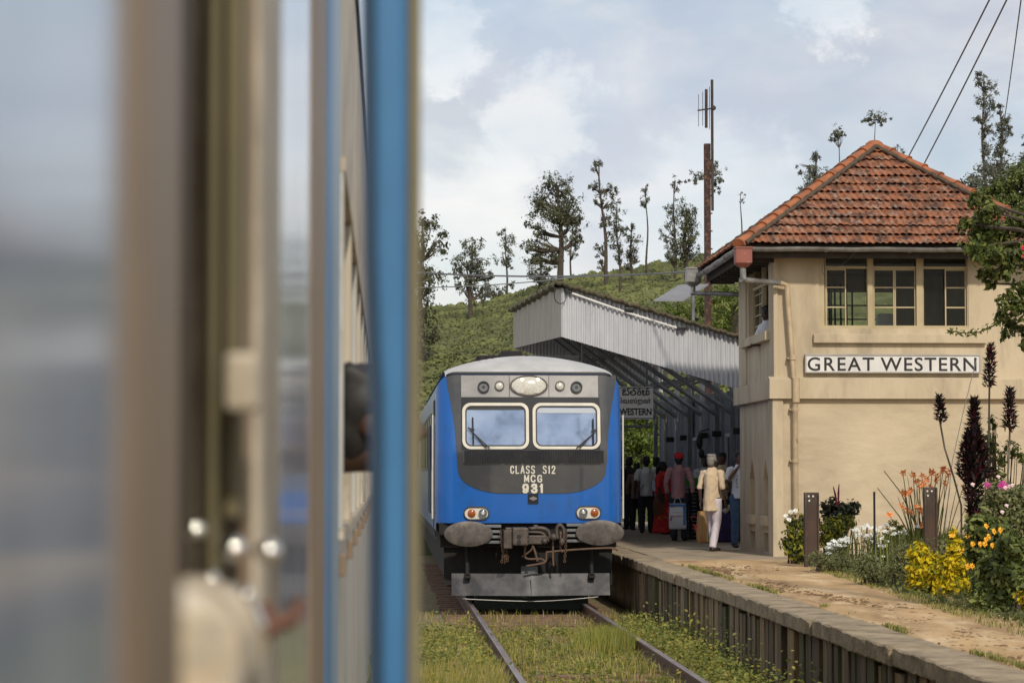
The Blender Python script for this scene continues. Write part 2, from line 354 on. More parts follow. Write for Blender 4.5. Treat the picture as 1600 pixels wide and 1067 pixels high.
# ================================================================== SIGNAL-BOX BUILDING
BX0, BX1, BY0, BY1 = 6.27, 10.40, 41.0, 45.1
bd = thing('station_building', 'cream two-storey station building with a red tiled pyramid roof', 'building', ((BX0+BX1)/2, (BY0+BY1)/2, PZ))
s41 = 4000/41.0
def zb(v, D=41.0): return P(1300, v, D).z
def xb(u, D=41.0, v=600): return P(u, v, D).x
ZS1 = zb(623); ZS0 = zb(593)      # string course
ZE = zb(399)                       # wall top
T = .22
# upper walls (with window openings)
WX0, WX1 = xb(1281), xb(1515); WZ0, WZ1 = zb(513), ZE
m = MB()
m.box(BX0+.02, WX0, BY0+.03, BY0+T, ZS0, ZE); m.box(WX1, BX1, BY0+.03, BY0+T, ZS0, ZE); m.box(WX0, WX1, BY0+.03, BY0+T, ZS0, WZ0)
SY0, SY1 = 41.75, 44.1             # side window opening
SZ0, SZ1 = WZ0-.0, ZE-.02
m.box(BX0+.02, BX0+T, BY0+T, SY0, ZS0, ZE); m.box(BX0+.02, BX0+T, SY1, BY1-T, ZS0, ZE); m.box(BX0+.02, BX0+T, SY0, SY1, ZS0, SZ0)
# rear wall with openings so daylight shows through
m.box(BX0+.02, BX0+.5, BY1-T, BY1, ZS0, ZE); m.box(BX0+2.75, BX1, BY1-T, BY1, ZS0, ZE); m.box(BX0+.5, BX0+2.75, BY1-T, BY1, ZS0, WZ0-.1)
m.box(BX1-T, BX1, BY0+T, BY1-T, ZS0, ZE)
m.build('upper_wall', M['plaster'], bd)
m = MB(); m.box(BX0+T, BX1-T, BY0+T, BY1-T, ZS0+.02, ZS0+.1); m.box(BX0+T, BX1-T, BY0+T, BY1-T, ZE-.03, ZE-.005)
m.build('upper_floor', M['inside'], bd)
m = MB()
m.box(BX0, BX1, BY0, BY0+T, GZ, ZS1+.01); m.box(BX1-T, BX1, BY0+T, BY1, GZ, ZS1+.01); m.box(BX0, BX1-T, BY1-T, BY1, GZ, ZS1+.01)
m.build('lower_wall', M['brickwash'], bd)
# side lower wall with two tall pointed niches and small square vents
nich = [(41.77, 42.33), (43.30, 43.92)]
m = MB()
zt = zb(715, 42); zn = zt-.35; zs = PZ+.60; zv0, zv1 = PZ+.03, PZ+.22
edges = [BY0+T]+[q for n_ in nich for q in n_]+[BY1-T]
for i in range(0, len(edges), 2): m.box(BX0, BX0+.2, edges[i], edges[i+1], GZ, ZS1+.01)
for a, b in nich:
    m.box(BX0, BX0+.2, a, b, zs-.25, zs); m.box(BX0, BX0+.2, a, b, GZ, zv0+.0); m.box(BX0, BX0+.2, a, b, zt+.0, ZS1+.01)
    mid = (a+b)/2
    for (p, q) in ((a, mid), (b, mid)):      # pointed top
        m.prism([(BX0, p, zn), (BX0, p, zt), (BX0, q, zt)], (.2, 0, 0))
    m.box(BX0+.17, BX0+.2, a, b, zv0, zs-.25); m.box(BX0+.17, BX0+.2, a, b, zs, zt)
m.build('platform_side_wall', M['plaster'], bd)
for a, b in nich:
    m = MB(); m.bbox(BX0-.06, BX0+.03, a-.06, b+.06, zs-.13, zs+.03, .01); m.build('niche_sill', M['plaster'], bd)
    m = MB(); m.box(BX0+.12, BX0+.135, a+.01, b-.01, zv0+.01, zv1); m.build('vent', M['black'], bd)
# corner buttress and downpipe pier
m = MB(); m.bbox(BX0-.05, BX0+.13, BY0-.05, BY0+.45, GZ, ZS1, .02); m.build('corner_pier', M['plaster'], bd)
# string course
def ringband(m, x0, x1, y0, y1, z0, z1, o, mi=0):
    m.box(x0-o, x1+o, y0-o, y0+.001, z0, z1, mi); m.box(x0-o, x0+.001, y0+.001, y1+o, z0, z1, mi)
    m.box(x1-.001, x1+o, y0+.001, y1+o, z0, z1, mi); m.box(x0+.001, x1-.001, y1-.001, y1+o, z0, z1, mi)
m = MB(); ringband(m, BX0-.01, BX1, BY0-.01, BY1, ZS1, ZS0-.0, .09)
# weathered top slope
m.prism([(BX0-.1, BY0-.1, ZS0), (BX0-.1, BY0+.03, ZS0+.05), (BX0-.1, BY0+.03, ZS0)], (BX1-BX0+.2, 0, 0))
m.build('string_course', M['plaster'], bd)
# corner pilaster of the upper storey
for a, b in ((BY0, BY0+.55), (44.25, BY1)): m = MB(); m.bbox(BX0-.015, BX0+.06, a, b, ZS0+.02, ZE-.01, .012); m.build('pilaster', M['plaster'], bd)
# sill bands under windows
m = MB(); m.bbox(xb(1271), xb(1541), BY0-.06, BY0+.04, zb(536), zb(522), .012); m.build('window_sill', M['plaster'], bd)
m = MB(); m.bbox(BX0-.10, BX0+.04, SY0-.35, SY1+.3, SZ0-.17, SZ0-.02, .012); m.build('window_sill', M['plaster'], bd)
# recess border round the windows
m = MB(); 
m.box(WX0-.0, WX1+.0, BY0+.028, BY0+.034, 0, 0) if False else None
# window joinery: three lights on the front
def light(u0, u1, openside, parent, yy=BY0+.11):
    x0, x1 = xb(u0, yy), xb(u1, yy); z0, z1 = zb(511, yy), zb(401, yy)
    m = MB(); fr = .012
    m.box(x0-fr, x0, yy-.03, yy+.05, z0-fr, z1); m.box(x1, x1+fr, yy-.03, yy+.05, z0-fr, z1)
    m.box(x0, x1, yy-.03, yy+.05, z0-fr, z0); tz = zb(418, yy)
    m.box(x0, x1, yy-.03, yy+.05, tz-.02, tz+.02)
    fo = m.build('window', M['cream'], parent)
    xm = (x0+x1)/2
    # casement leaves: one closed with glazing bars, one slid/open
    for (a, b, op) in ((x0, xm, openside == 'L'), (xm, x1, openside == 'R')):
        if op: continue
        mm_ = MB(); t = .022
        mm_.box(a+.002, a+t, yy, yy+.03, z0+.002, tz-.022); mm_.box(b-t, b-.002, yy, yy+.03, z0+.002, tz-.022)
        mm_.box(a+t, b-t, yy, yy+.03, z0+.002, z0+t); mm_.box(a+t, b-t, yy, yy+.03, tz-.022-t, tz-.022)
        for k in (1, 2):
            zz = z0+(tz-z0)*k/3; mm_.box(a+t, b-t, yy+.004, yy+.026, zz-.011, zz+.011)
        mm_.build('casement', M['cream'], fo)
        gm = MB(); gm.box(a+t, b-t, yy+.012, yy+.018, z0+t, tz-.022-t); gm.build('pane', M['glass'], fo)
    gm = MB(); gm.box(x0, x1, yy+.012, yy+.018, tz+.02, z1-.01); gm.build('pane', M['glass'], fo)
    return x0, x1, z0, tz, xm, fo
fr = MB(); fy = BY0+.06
fr.box(WX0, xb(1289, fy), fy-.01, fy+.1, WZ0, ZE-.01); fr.box(xb(1356.5, fy), xb(1364.5, fy), fy-.01, fy+.1, WZ0, ZE-.01)
fr.box(xb(1433, fy), xb(1443, fy), fy-.01, fy+.1, WZ0, ZE-.01); fr.box(xb(1512, fy), WX1, fy-.01, fy+.1, WZ0, ZE-.01)
fr.box(WX0, WX1, fy-.02, fy+.12, WZ0, WZ0+.05)
fr.build('window_mullion', M['cream'], bd)
for u0, u1, op in ((1291, 1355.5, 'R'), (1365.5, 1432, None), (1444, 1511, 'L')):
    x0, x1, z0, tz, xm, fo = light(u0, u1, op, bd)
    if op:                                             # open leaf slid behind: a dark pane in its own frame
        a, b = (xm, x1) if op == 'R' else (x0, xm)
        gm = MB(); gm.box(a+.02, b-.01, BY0+.17, BY0+.176, z0, tz); gm.build('pane', M['glass'], fo)
# side window (platform side): tall casements with bars, partly open
m = MB(); X_ = BX0+.12
for yy in (SY0, (SY0+SY1)/2, SY1-.06): m.box(X_-.03, X_+.04, yy, yy+.06, SZ0, SZ1)
m.box(X_-.03, X_+.04, SY0+.06, SY1-.06, SZ0, SZ0+.05); m.box(X_-.03, X_+.04, SY0+.06, SY1-.06, SZ1-.35, SZ1-.3)
sw = m.build('window', M['cream'], bd)
m = MB(); ym = (SY0+SY1)/2
for k in range(1, 6): m.box(X_, X_+.02, ym+.06, SY1-.06, SZ0+k*.18, SZ0+k*.18+.02)
m.box(X_, X_+.02, ym+.5, ym+.53, SZ0+.05, SZ1-.35)
m.build('glazing_bar', M['cream'], sw)
m = MB(); m.box(X_+.006, X_+.012, ym+.06, SY1-.06, SZ0+.05, SZ1-.02); m.build('pane', M['glass'], sw)
# rear window bars (seen through the room)
m = MB(); yb_ = BY1-.12; rx0, rx1, rz0, rz1 = BX0+.5, BX0+2.75, WZ0-.1, ZE-.3
for k in range(5): zz = rz0+(rz1-rz0)*k/4; m.box(rx0, rx1, yb_, yb_+.03, zz-.012, zz+.012)
for k in range(7): xx = rx0+(rx1-rx0)*k/6; m.box(xx-.015, xx+.015, yb_+.002, yb_+.028, rz0, rz1)
m.build('window', M['steelgrey'], bd)
m = MB(); m.box(rx0, rx1, BY1-T, BY1, ZE-.3, ZE); m.build('lintel', M['plaster'], bd)
# room furniture silhouettes: lever frame / desk things inside
fm = thing('signal_lever_frame', 'dark row of signal levers standing inside the upper left window', 'lever frame', (BX0+.6, 42.2, ZS0+.1))
m = MB(); m.bbox(BX0+.4, BX0+1.15, 42.1, 42.5, ZS0+.1, WZ0+.1, .02); m.build('cabinet', M['steelgrey'], fm)
for k in range(4):
    x = P(1296+k*9, 500, 42.2).x; m = MB(); m.tube([(x, 42.2, WZ0+.1), (x+.02, 42.35, WZ0+.75)], .018, 6); m.ell((x+.02, 42.35, WZ0+.78), (.03,.03,.04), 8, 5); m.build('lever', M['black'], fm)
ck = thing('desk', 'pale desk with papers seen through the middle upper window', 'desk', (BX0+1.9, 42.6, ZS0+.1))
m = MB(); m.bbox(BX0+1.5, BX0+2.6, 42.4, 43.0, WZ0-.1, WZ0-.05, .01); m.build('top', M['darkwood'], ck)
for (a, b) in ((0,0),(1,0),(0,1),(1,1)):
    m = MB(); m.box(BX0+1.52+a*1.0, BX0+1.58+a*1.0, 42.42+b*.5, 42.48+b*.5, ZS0+.1, WZ0-.1); m.build('leg', M['darkwood'], ck)
bp_ = MB(); bp_.bbox(BX0+2.0, BX0+2.3, 42.55, 42.8, WZ0-.05, WZ0+.34, .03); tag(bp_.build('paper_stack', M['white'], origin=(BX0+2.1, 42.7, WZ0)), 'pale stack of ledgers on the desk behind the middle window', 'papers')

# ---------------- roof
EX0, EX1, EY0, EY1 = 5.65, 11.03, 40.5, 45.88
ZEV = P(1300, 383, 40.5).z
APX = Vector(((EX0+EX1)/2, (EY0+EY1)/2, P(1375, 228, 43.19).z))
rf = MB()
cs = [Vector((EX0,EY0,ZEV)), Vector((EX1,EY0,ZEV)), Vector((EX1,EY1,ZEV)), Vector((EX0,EY1,ZEV))]
low = Vector((0,0,-.07))
rf.add([c+low for c in cs]+[APX+low], [(0,1,4),(1,2,4),(2,3,4),(3,0,4),(0,3,2,1)])
roof = rf.build('roof', M['mortar'], bd)
def tiles(a, b, apex, nm):
    m = MB(); e = (b-a); wlen = e.length; ex = e.normalized(); mid = (a+b)/2; up = (apex-mid); slen = up.length; upn = up.normalized(); nn = ex.cross(upn).normalized()
    rows = 12; step = slen/rows; pitch = .108
    for r in range(rows):
        s0 = r*step-.02; s1 = min((r+1)*step+.05, slen)
        h0 = wlen/2*(1-max(s0, 0)/slen); h1 = wlen/2*(1-s1/slen)
        k0 = int(math.floor(-h0/(pitch/4))); k1 = -k0
        col = []
        off = random.uniform(0, pitch)
        for k in range(k0, k1+1):
            x = k*pitch/4
            if abs(x) > h0: x = math.copysign(h0, x)
            ph = ((x+off)/pitch) % 1
            wv = (.016 if ph < .3 else (-.012 if ph > .55 else .002))
            tile = math.floor((x+off)/(pitch*2)); jit = (((tile*73+r*131) % 17)/17-.5)*.014
            slim = slen*(1-abs(x)/(wlen/2)); st = min(s1, slim+.0)
            if st < s0+.02: st = s0+.02
            lip = s0+jit*.8+(-.012 if ph < .4 else .006)
            p0 = mid+ex*x+upn*lip+nn*(.068+wv*1.3+jit); pm = mid+ex*x+upn*lip+nn*(.018+jit); p1 = mid+ex*x+upn*st+nn*(.02+wv*.8)
            col.append((p0-nn*.012+upn*.004, p0, p0.lerp(p1, .5), p1))
        m.sheet([[c[q] for c in col] for q in range(4)])
    m.build(nm, M['tile'], roof, smooth=40, fixn=False)
for a, b in ((0,1),(1,2),(2,3),(3,0)): tiles(cs[a], cs[b], APX, 'roof_tiles')
# hip caps
for i, c in enumerate(cs):
    m = MB(); d = (APX-c); n_ = 12; ln = d.length/n_; dn = d.normalized(); side = dn.cross(Vector((0,0,1))).normalized(); up = side.cross(dn).normalized()
    for k in range(n_):
        a = c+dn*(k*ln-.04); rows = []
        for q, rad in ((0, .118), (.03, .118), (.031, .10), (ln+.02, .078)):
            rows.append([a+dn*q+side*(math.cos(th)*rad*1.05)+up*(math.sin(th)*rad*.85+.02) for th in np.linspace(-.25, PI+.25, 11)])
        m.sheet(rows)
        m.add(rows[0], [tuple(range(11))])
    m.build('hip_cap', M['hiptile'], roof, smooth=50, fixn=False)
    m = MB()
    for sg in (-1, 1): m.tube([c+dn*q+side*sg*(.125+.012*math.sin(q*23))+up*(.025+.01*math.sin(q*31)) for q in np.linspace(0, d.length-.1, 50)], .038, 6)
    m.build('hip_mortar', M['mortar'], roof)
m = MB(); m.ell(APX+Vector((0,0,-.02)), (.17,.17,.12), 12, 6); m.build('apex_cap', M['hiptile'], roof, smooth=True)
# eaves: fascia, soffit, gutters
m = MB(); m.box(EX0+.12, EX1-.12, EY0+.12, EY0+.16, ZEV-.2, ZEV-.08); m.box(EX0+.12, EX0+.16, EY0+.16, EY1-.16, ZEV-.2, ZEV-.08)
m.box(EX0+.12, EX1-.12, EY1-.16, EY1-.12, ZEV-.2, ZEV-.08); m.box(EX1-.16, EX1-.12, EY0+.16, EY1-.16, ZEV-.2, ZEV-.08)
m.box(EX0+.17, EX1-.17, EY0+.17, EY1-.17, ZEV-.13, ZEV-.11)
m.build('fascia', M['darkwood'], bd)
for k in range(11):                                      # rafter feet along the platform eave
    yy = EY0+.5+k*.47; m = MB(); m.box(EX0+.18, BX0, yy, yy+.06, ZEV-.24, ZEV-.14); m.build('rafter_end', M['darkwood'], bd)
def gutter(p0, p1, r=.062):
    p0 = Vector(p0); p1 = Vector(p1); d = (p1-p0).normalized(); side = d.cross(Vector((0,0,1))).normalized(); m = MB(); rows = []
    L_ = (p1-p0).length; n = 12
    for k in range(n+1):
        p = p0+d*(L_*k/n)+Vector((0,0,-.0015*math.sin(k*2.1)*4))
        rows.append([p+side*(math.cos(th)*r)+Vector((0,0,math.sin(th)*r)) for th in np.linspace(PI, 2*PI, 9)])
    m.sheet(rows, thick=(0,0,.008))
    for k in (3, 6, 9):
        p = p0+d*(L_*k/n); m.sheet([[p+d*q+side*(math.cos(th)*(r+.01))+Vector((0,0,math.sin(th)*(r+.01))) for th in np.linspace(PI, 2*PI, 9)] for q in (0,.05)], thick=(0,0,.008))
    m.build('gutter', M['zinc'], bd, smooth=40)
gutter((EX0-.0, EY0-.03, ZEV-.05), (EX1, EY0-.03, ZEV-.05)); gutter((EX0-.03, EY0+.02, ZEV-.06), (EX0-.03, EY1, ZEV-.09))
# rain hopper (front corner, red) and downpipe
hc = P(1161, 400, 40.45); m = MB()
def hopper(c, s, mt, tall=.27):
    m = MB(); x, y, z = c
    m.bbox(x-s/2, x+s/2, y-s/2, y+s/2, z-tall*.45, z+tall*.5, .008); m.bbox(x-s/2-.012, x+s/2+.012, y-s/2-.012, y+s/2+.012, z+tall*.42, z+tall*.52, .004)
    a = [(x-s/2, y-s/2, z-tall*.45), (x+s/2, y-s/2, z-tall*.45), (x+s/2, y+s/2, z-tall*.45), (x-s/2, y+s/2, z-tall*.45)]
    q = s*.25; b = [(x-q, y-q, z-tall*.68), (x+q, y-q, z-tall*.68), (x+q, y+q, z-tall*.68), (x-q, y+q, z-tall*.68)]
    m.add(a+b, [(0,1,5,4),(1,2,6,5),(2,3,7,6),(3,0,4,7),(4,5,6,7)])
    return m.build('rain_hopper', mt, bd)
hopper(hc, .26, M['redlead'])
px = xb(1233, 40.93); yp = BY0-.10
zj = P(1160, 437, 40.45).z
m = MB(); m.tube([(hc.x, hc.y, hc.z-.15), (hc.x, hc.y, zj+.03), (hc.x+.03, hc.y, zj)], .05, 10); m.tube([(hc.x-.04, hc.y, zj), (xb(1222, 40.6), yp-.03, zj-.02)], .045, 10)
m.build('downpipe_offset', M['zinc'], bd, smooth=40)
m = MB(); zk = zb(585)
m.tube([(xb(1219, 40.9), yp-.03, zj-.02), (px-.03, yp, zj-.05), (px-.02, yp, zj-.25), (xb(1240, 40.9), yp-.01, zb(590)), (xb(1243, 40.9), yp-.04, ZS0-.0), (xb(1243, 40.9), yp-.05, ZS1-.04), (xb(1242, 40.9), yp-.02, ZS1-.12), (xb(1242, 40.9), yp, PZ+.0)], .045, 12)
for v in (560, 640, 720, 800):
    xx = xb(1239 if v < 600 else 1242, 40.9); m.tube([(xx, yp-.01, zb(v)-.03), (xx, yp-.01, zb(v)+.03)], .058, 12); m.box(xx-.09, xx+.02, yp, BY0+.02, zb(v)-.012, zb(v)+.012)
m.tube([(xb(1243,40.9), yp-.05, ZS1-.06), (xb(1243,40.9), yp-.05, ZS0+.02)], .06, 12)
m.build('downpipe', M['pipe'], bd, smooth=40)
# far hopper with its horizontal pipe on the platform eave
h2 = P(1083, 431, 45.7); hopper(h2, .27, M['zinc'])
m = MB(); zz = P(1085, 458, 45.7).z; m.tube([(h2.x, h2.y, h2.z-.15), (h2.x, h2.y, zz)], .045, 10); m.tube([(h2.x-.03, h2.y, zz), (BX0+.1, BY1-.1, zz-.07)], .042, 10); m.build('downpipe_offset', M['zinc'], bd, smooth=40)
# thin guy wire and conduit on the front
m = MB(); 
a = P(1302, 402, 40.9)
m.tube([P(1318, 386, 40.45), P(1287, 402, 40.7), P(1284, 425, 40.93), P(1290, 432, 40.93)], .006, 5)
m.tube([P(1345, 386, 40.45), P(1315, 415, 40.7), P(1286, 420, 40.93)], .004, 5)
m.build('cable', M['steelgrey'], bd)
# name board
nb = thing('name_board', 'long white board reading GREAT WESTERN on the cream building', 'sign', (xb(1395), BY0-.05, zb(570)))
z0, z1 = zb(583), zb(553.5); x0, x1 = xb(1257), xb(1531)
m = MB(); m.box(x0+.02, x1-.02, BY0-.07, BY0+.01, z0+.02, z1-.02); m.build('board', M['white'], nb)
m = MB(); t = .022
m.bbox(x0, x1, BY0-.085, BY0+.005, z1-t, z1, .004); m.bbox(x0, x1, BY0-.085, BY0+.005, z0, z0+t, .004); m.bbox(x0, x0+t, BY0-.085, BY0+.005, z0+t, z1-t, .004); m.bbox(x1-t, x1, BY0-.085, BY0+.005, z0+t, z1-t, .004)
m.build('frame', mat('grey_frame', (.42,.40,.37), (.33,.31,.28), rough=.6), nb)
cap = zb(558.5)-zb(579.5)
hs = cap/.73
for body, ua, ub in (('GREAT', 1262, 1366), ('WESTERN', 1376, 1526)):
    t_o = text('lettering', body, M['black'], nb, (0,0,0), (PI/2,0,0), hs, sx=1, ext=.002, off=hs*.012, align='LEFT', spacing=1.18 if body=='GREAT' else 1.12)
    me = t_o.data; co = np.array([v.co[:] for v in me.vertices]); xa, xb_ = co[:,0].min(), co[:,0].max(); tx0, tx1 = xb(ua, 40.93)-nb.location.x, xb(ub, 40.93)-nb.location.x
    za, zc = co[:,2].min(), co[:,2].max(); tz0 = zb(579.5, 40.93)-nb.location.z; tz1 = zb(558, 40.93)-nb.location.z
    for v in me.vertices:
        v.co.x = tx0+(v.co.x-xa)/(xb_-xa)*(tx1-tx0); v.co.z = tz0+(v.co.z-za)/(zc-za)*(tz1-tz0); v.co.y += (BY0-.0715)-(nb.location.y)-co[:,1].mean()
# ================================================================== THE BLUE TRAIN
TY = 39.1; TX = 2.205
def tx(u): return P(u, 700, TY).x-TX
def tz(v): return P(829, v, TY).z
HW = 1.425
tr = thing('train', 'blue diesel railcar with a dark face numbered 931 stopped at the platform', 'train', (TX, TY, 0))
def Fy(x, z=2.0):
    a = abs(x); y = .07*(a/1.42)**2
    c = 1.16
    if a > c:
        r = .27; q = min(a-c, r-.004); y += (r-math.sqrt(r*r-q*q))*1.0
    # windscreen region leans back a little
    if z > 2.35: y += (z-2.35)*.16
    return y
def FP(x, z, off=0): return Vector((TX+x, TY+Fy(x, z)-off, z))
ZB = tz(817); ZT = tz(582); ZR = tz(556)
def ztop(x):
    a = abs(x)
    if a < 1.12: return ZT
    q = (a-1.12)/.305; return ZT-.30*(1-math.sqrt(max(0, 1-min(q,1)**2)))
# front shell
m = MB(); cols = []
xs_ = list(np.linspace(-HW, -1.12, 14))+list(np.linspace(-1.1, 1.1, 30))+list(np.linspace(1.12, HW, 14))
rows = []
for x in xs_:
    zt_ = ztop(x); rows.append([FP(x, ZB+(zt_-ZB)*k/24) for k in range(25)])
m.sheet(rows)
# cross-section outline for sides and roof
def section(y):
    pts = [(-HW, .95)]+[(x, ztop(x)) for x in np.linspace(-HW, -1.12, 10)]
    return pts
ys_ = TY+Fy(HW, 2.0)
prof = [(-HW, 1.0), (-HW, 1.6), (-HW, 2.4), (-HW, ztop(HW)-.35)]+[(-x, ztop(x)) for x in np.linspace(HW, 1.12, 10)]
n_side = len(prof)
sideL = MB()
for sgn in (-1, 1):
    rows = []
    for yy in [None]+list(np.linspace(TY+.75, TY+19.5, 14)):
        row = []
        for (x, z) in prof:
            X_ = x*(-sgn) if sgn == 1 else x
            y0_ = TY+Fy(abs(x), z) if yy is None else yy
            row.append(Vector((TX+X_, y0_, z)))
        rows.append(row)
    m.sheet(rows)
body = m.build('body', M['tblue'], tr, smooth=50)
# roof with front fairing
m = MB(); rows = []
def roofz(x): return ZT+(ZR-ZT)*math.cos(min(abs(x)/1.30, 1)*PI/2)**.75 if abs(x) < 1.3 else ZT-.0
xr = np.linspace(-1.29, 1.29, 41)
rows.append([FP(x, ztop(x)-.005, .015) for x in xr])
rows.append([FP(x, ztop(x), .015)+Vector((0,.04,.03)) for x in xr])
for q in (.2, .4, .6, .8, 1.0):
    rows.append([Vector((TX+x, TY+Fy(x, ZT)+.05+.85*q, ztop(x)+.03+(roofz(x)-ztop(x)+.02)*math.sin(q*PI/2)**.9)) for x in xr])
for yy in np.linspace(TY+2, TY+19.5, 10): rows.append([Vector((TX+x, yy, roofz(x)+.05)) for x in xr])
m.sheet(rows); m.build('roof', M['troof'], tr, smooth=40)
# rain strip: the black line over the face
m = MB(); xr2 = np.linspace(-1.27, 1.27, 50)
m.sheet([[FP(x, ztop(x)-.012+dz, .03) for x in xr2] for dz in (0, .03)], thick=(0,.05,0)); m.build('rain_strip', M['black'], tr)
# --- generic loops on the face
def smoothloop(pts, n=6):
    k = len(pts); outp = []
    for i in range(k):
        p0, p1, p2, p3 = [Vector(pts[(i+j-1) % k]) for j in range(4)]
        for q in range(n):
            t = q/n; outp.append(.5*((2*p1)+(-p0+p2)*t+(2*p0-5*p1+4*p2-p3)*t*t+(-p0+3*p1-3*p2+p3)*t**3))
    return [(p.x, p.y) for p in outp]
def rrect(u0, u1, v0, v1, r, n=6):
    cx = [(u1-r, v0+r, -90), (u1-r, v1-r, 0), (u0+r, v1-r, 90), (u0+r, v0+r, 180)]; o = []
    for x, y, a0 in cx:
        for k in range(n+1): a = R(a0+90*k/n); o.append((x+r*math.cos(a), y+r*math.sin(a)))
    return o
def ellp(u, v, ru, rv, n=28): return [(u+ru*math.cos(2*PI*k/n), v+rv*math.sin(2*PI*k/n)) for k in range(n)]
def loc(p): return (tx(p[0]), tz(p[1]))
def plate(loop, off, name, mt, par=None, rings=4, skirt=.04, lip=0):
    m = MB(); c = np.mean(np.array(loop), axis=0); pts = [loc(p) for p in loop]; cc = loc(c); n = len(pts); vs = [FP(cc[0], cc[1], off+lip)]
    for k in range(1, rings+1):
        q = k/rings
        for p in pts:
            x = cc[0]+(p[0]-cc[0])*q; z = cc[1]+(p[1]-cc[1])*q; vs.append(FP(x, z, off+lip*(1-q*q)))
    for p in pts: vs.append(FP(p[0], p[1], off-skirt))
    fs = [(0, 1+(i+1) % n, 1+i) for i in range(n)]
    for k in range(rings):
        a = 1+k*n; b = a+n
        fs += [(a+i, a+(i+1) % n, b+(i+1) % n, b+i) for i in range(n)]
    m.add(vs, fs); return m.build(name, mt, par or tr, smooth=40)
def ringp(lo, li, off, name, mt, par=None, depth=.04):
    m = MB(); a = [loc(p) for p in lo]; b = [loc(p) for p in li]; n = len(a)
    vs = [FP(*p, off) for p in a]+[FP(*p, off) for p in b]+[FP(*p, off-depth) for p in a]+[FP(*p, off-depth) for p in b]
    fs = []
    for i in range(n):
        j = (i+1) % n; fs += [(i, j, n+j, n+i), (j, i, 2*n+i, 2*n+j), (n+i, n+j, 3*n+j, 3*n+i)]
    m.add(vs, fs); return m.build(name, mt, par or tr, smooth=40)
# dark mask: dense columns so that it hugs the curved surface
left_b = [(584,697),(600,699),(614,701.5),(630,704.5),(648,708),(670,711),(695,713),(717,714),(735,716)]
def maskx(v):
    vs_ = [p[0] for p in left_b]; us_ = [p[1] for p in left_b]
    if v <= 735: return float(np.interp(v, vs_, us_))
    q = min((v-735)/35.5, 1); return 716+ (1-math.sqrt(max(0,1-q**2.0)))*72
m = MB(); rows = []
for v in list(np.linspace(585, 735, 22))+list(735+35.5*np.sin(np.linspace(.08, PI/2-.02, 18))):
    ul = maskx(v); w_ = 831.5-ul; rows.append([FP(tx(831.5+w_*q), tz(v), .012) for q in np.linspace(-1, 1, 44)])
m.sheet(rows, thick=(0, .02, 0)); mask = m.build('face_mask', M['tmask'], tr, smooth=40, fixn=False)
# grey upper panels
for a, b in ((721, 796), (797, 858), (859, 936)):
    m = MB(); m.sheet([[FP(tx(u), tz(v), .022) for u in np.linspace(a, b, 12)] for v in np.linspace(586, 620, 6)], thick=(0,.02,0)); m.build('upper_panel', M['tgrey'], tr, smooth=40, fixn=False)
m = MB(); m.sheet([[FP(tx(u), tz(v), .020) for u in np.linspace(721, 938, 24)] for v in (621, 702)], thick=(0,.02,0)); m.build('window_band', M['blackg'], tr, fixn=False)
# windscreens
M['wglass'] = mat('windscreen_glass', (.18,.26,.42), (.32,.41,.58), scale=1.5, rough=.06, metal=.3, coat=1, c3=(.11,.15,.24), s3=2.6, lo3=.5, hi3=.75, detail=3)  # blue and dark blotches paint a cloudy sky reflection into the glass
for a, b in ((722.5, 826.5), (832.5, 938.5)):
    fr_ = ringp(rrect(a, b, 629, 701.5, 13), rrect(a+5.2, b-5.2, 634, 696.5, 9), .045, 'windscreen', M['tframe'], depth=.03)
    plate(rrect(a+5, b-5, 633.8, 696.7, 9), .028, 'pane', M['wglass'], fr_, rings=3, skirt=.004)
    ringp(rrect(a+4.6, b-4.6, 633.4, 697.1, 9.5), rrect(a+6.6, b-6.6, 635.4, 695.1, 8), .048, 'rubber_seal', M['black'], fr_, depth=.015)
m = MB(); m.sheet([[FP(tx(u), tz(v), .033) for u in np.linspace(840, 932, 8)] for v in (637, 645)], thick=(0,.004,0)); m.build('sun_blind', mat('blind', (.42,.46,.52), rough=.6), tr, fixn=False)
m = MB(); m.sheet([[FP(tx(u), tz(v), .033) for u in np.linspace(731, 818, 8)] for v in (636, 640)], thick=(0,.004,0)); m.build('sun_blind', M['black'], tr, fixn=False)
# wipers
def wiper(base, tip, blade, sgn):
    m = MB(); f = lambda p, o: FP(tx(p[0]), tz(p[1]), o)
    for o in (0, 5): m.tube([f((base[0]+sgn*o, base[1]), .07), f((tip[0]+sgn*o*.7, tip[1]+o), .085)], .009, 6)
    m.tube([f(blade[0], .075), f(blade[1], .075)], .013, 6); m.tube([f((tip[0]-2, tip[1]), .08), f((tip[0]+9*sgn, tip[1]+3), .08)], .01, 6)
    m.build('wiper', M['black'], tr)
wiper((760, 700), (732.5, 668), ((738.5, 652), (739.5, 694)), 1)
wiper((905, 700), (932.5, 670.5), ((927, 654), (927, 694)), -1)
# louvre grille
m = MB(); 
for k in range(58):
    u = 723.5+k*3.82; q = [FP(tx(u), tz(703.5), .02), FP(tx(u+1.9), tz(703.5), .04), FP(tx(u+3.6), tz(703.5), .02)]; q2 = [FP(tx(u), tz(723), .02), FP(tx(u+1.9), tz(723), .04), FP(tx(u+3.6), tz(723), .02)]
    m.sheet([q, q2])
m.build('grille', M['tmask'], tr, fixn=False)
m = MB()
for k in range(7): m.sheet([[FP(tx(u), tz(v), .03) for u in (726+k*31, 752+k*31)] for v in (723.2, 725)], thick=(0,.02,0))
m.build('grille_slot', M['black'], tr, fixn=False)
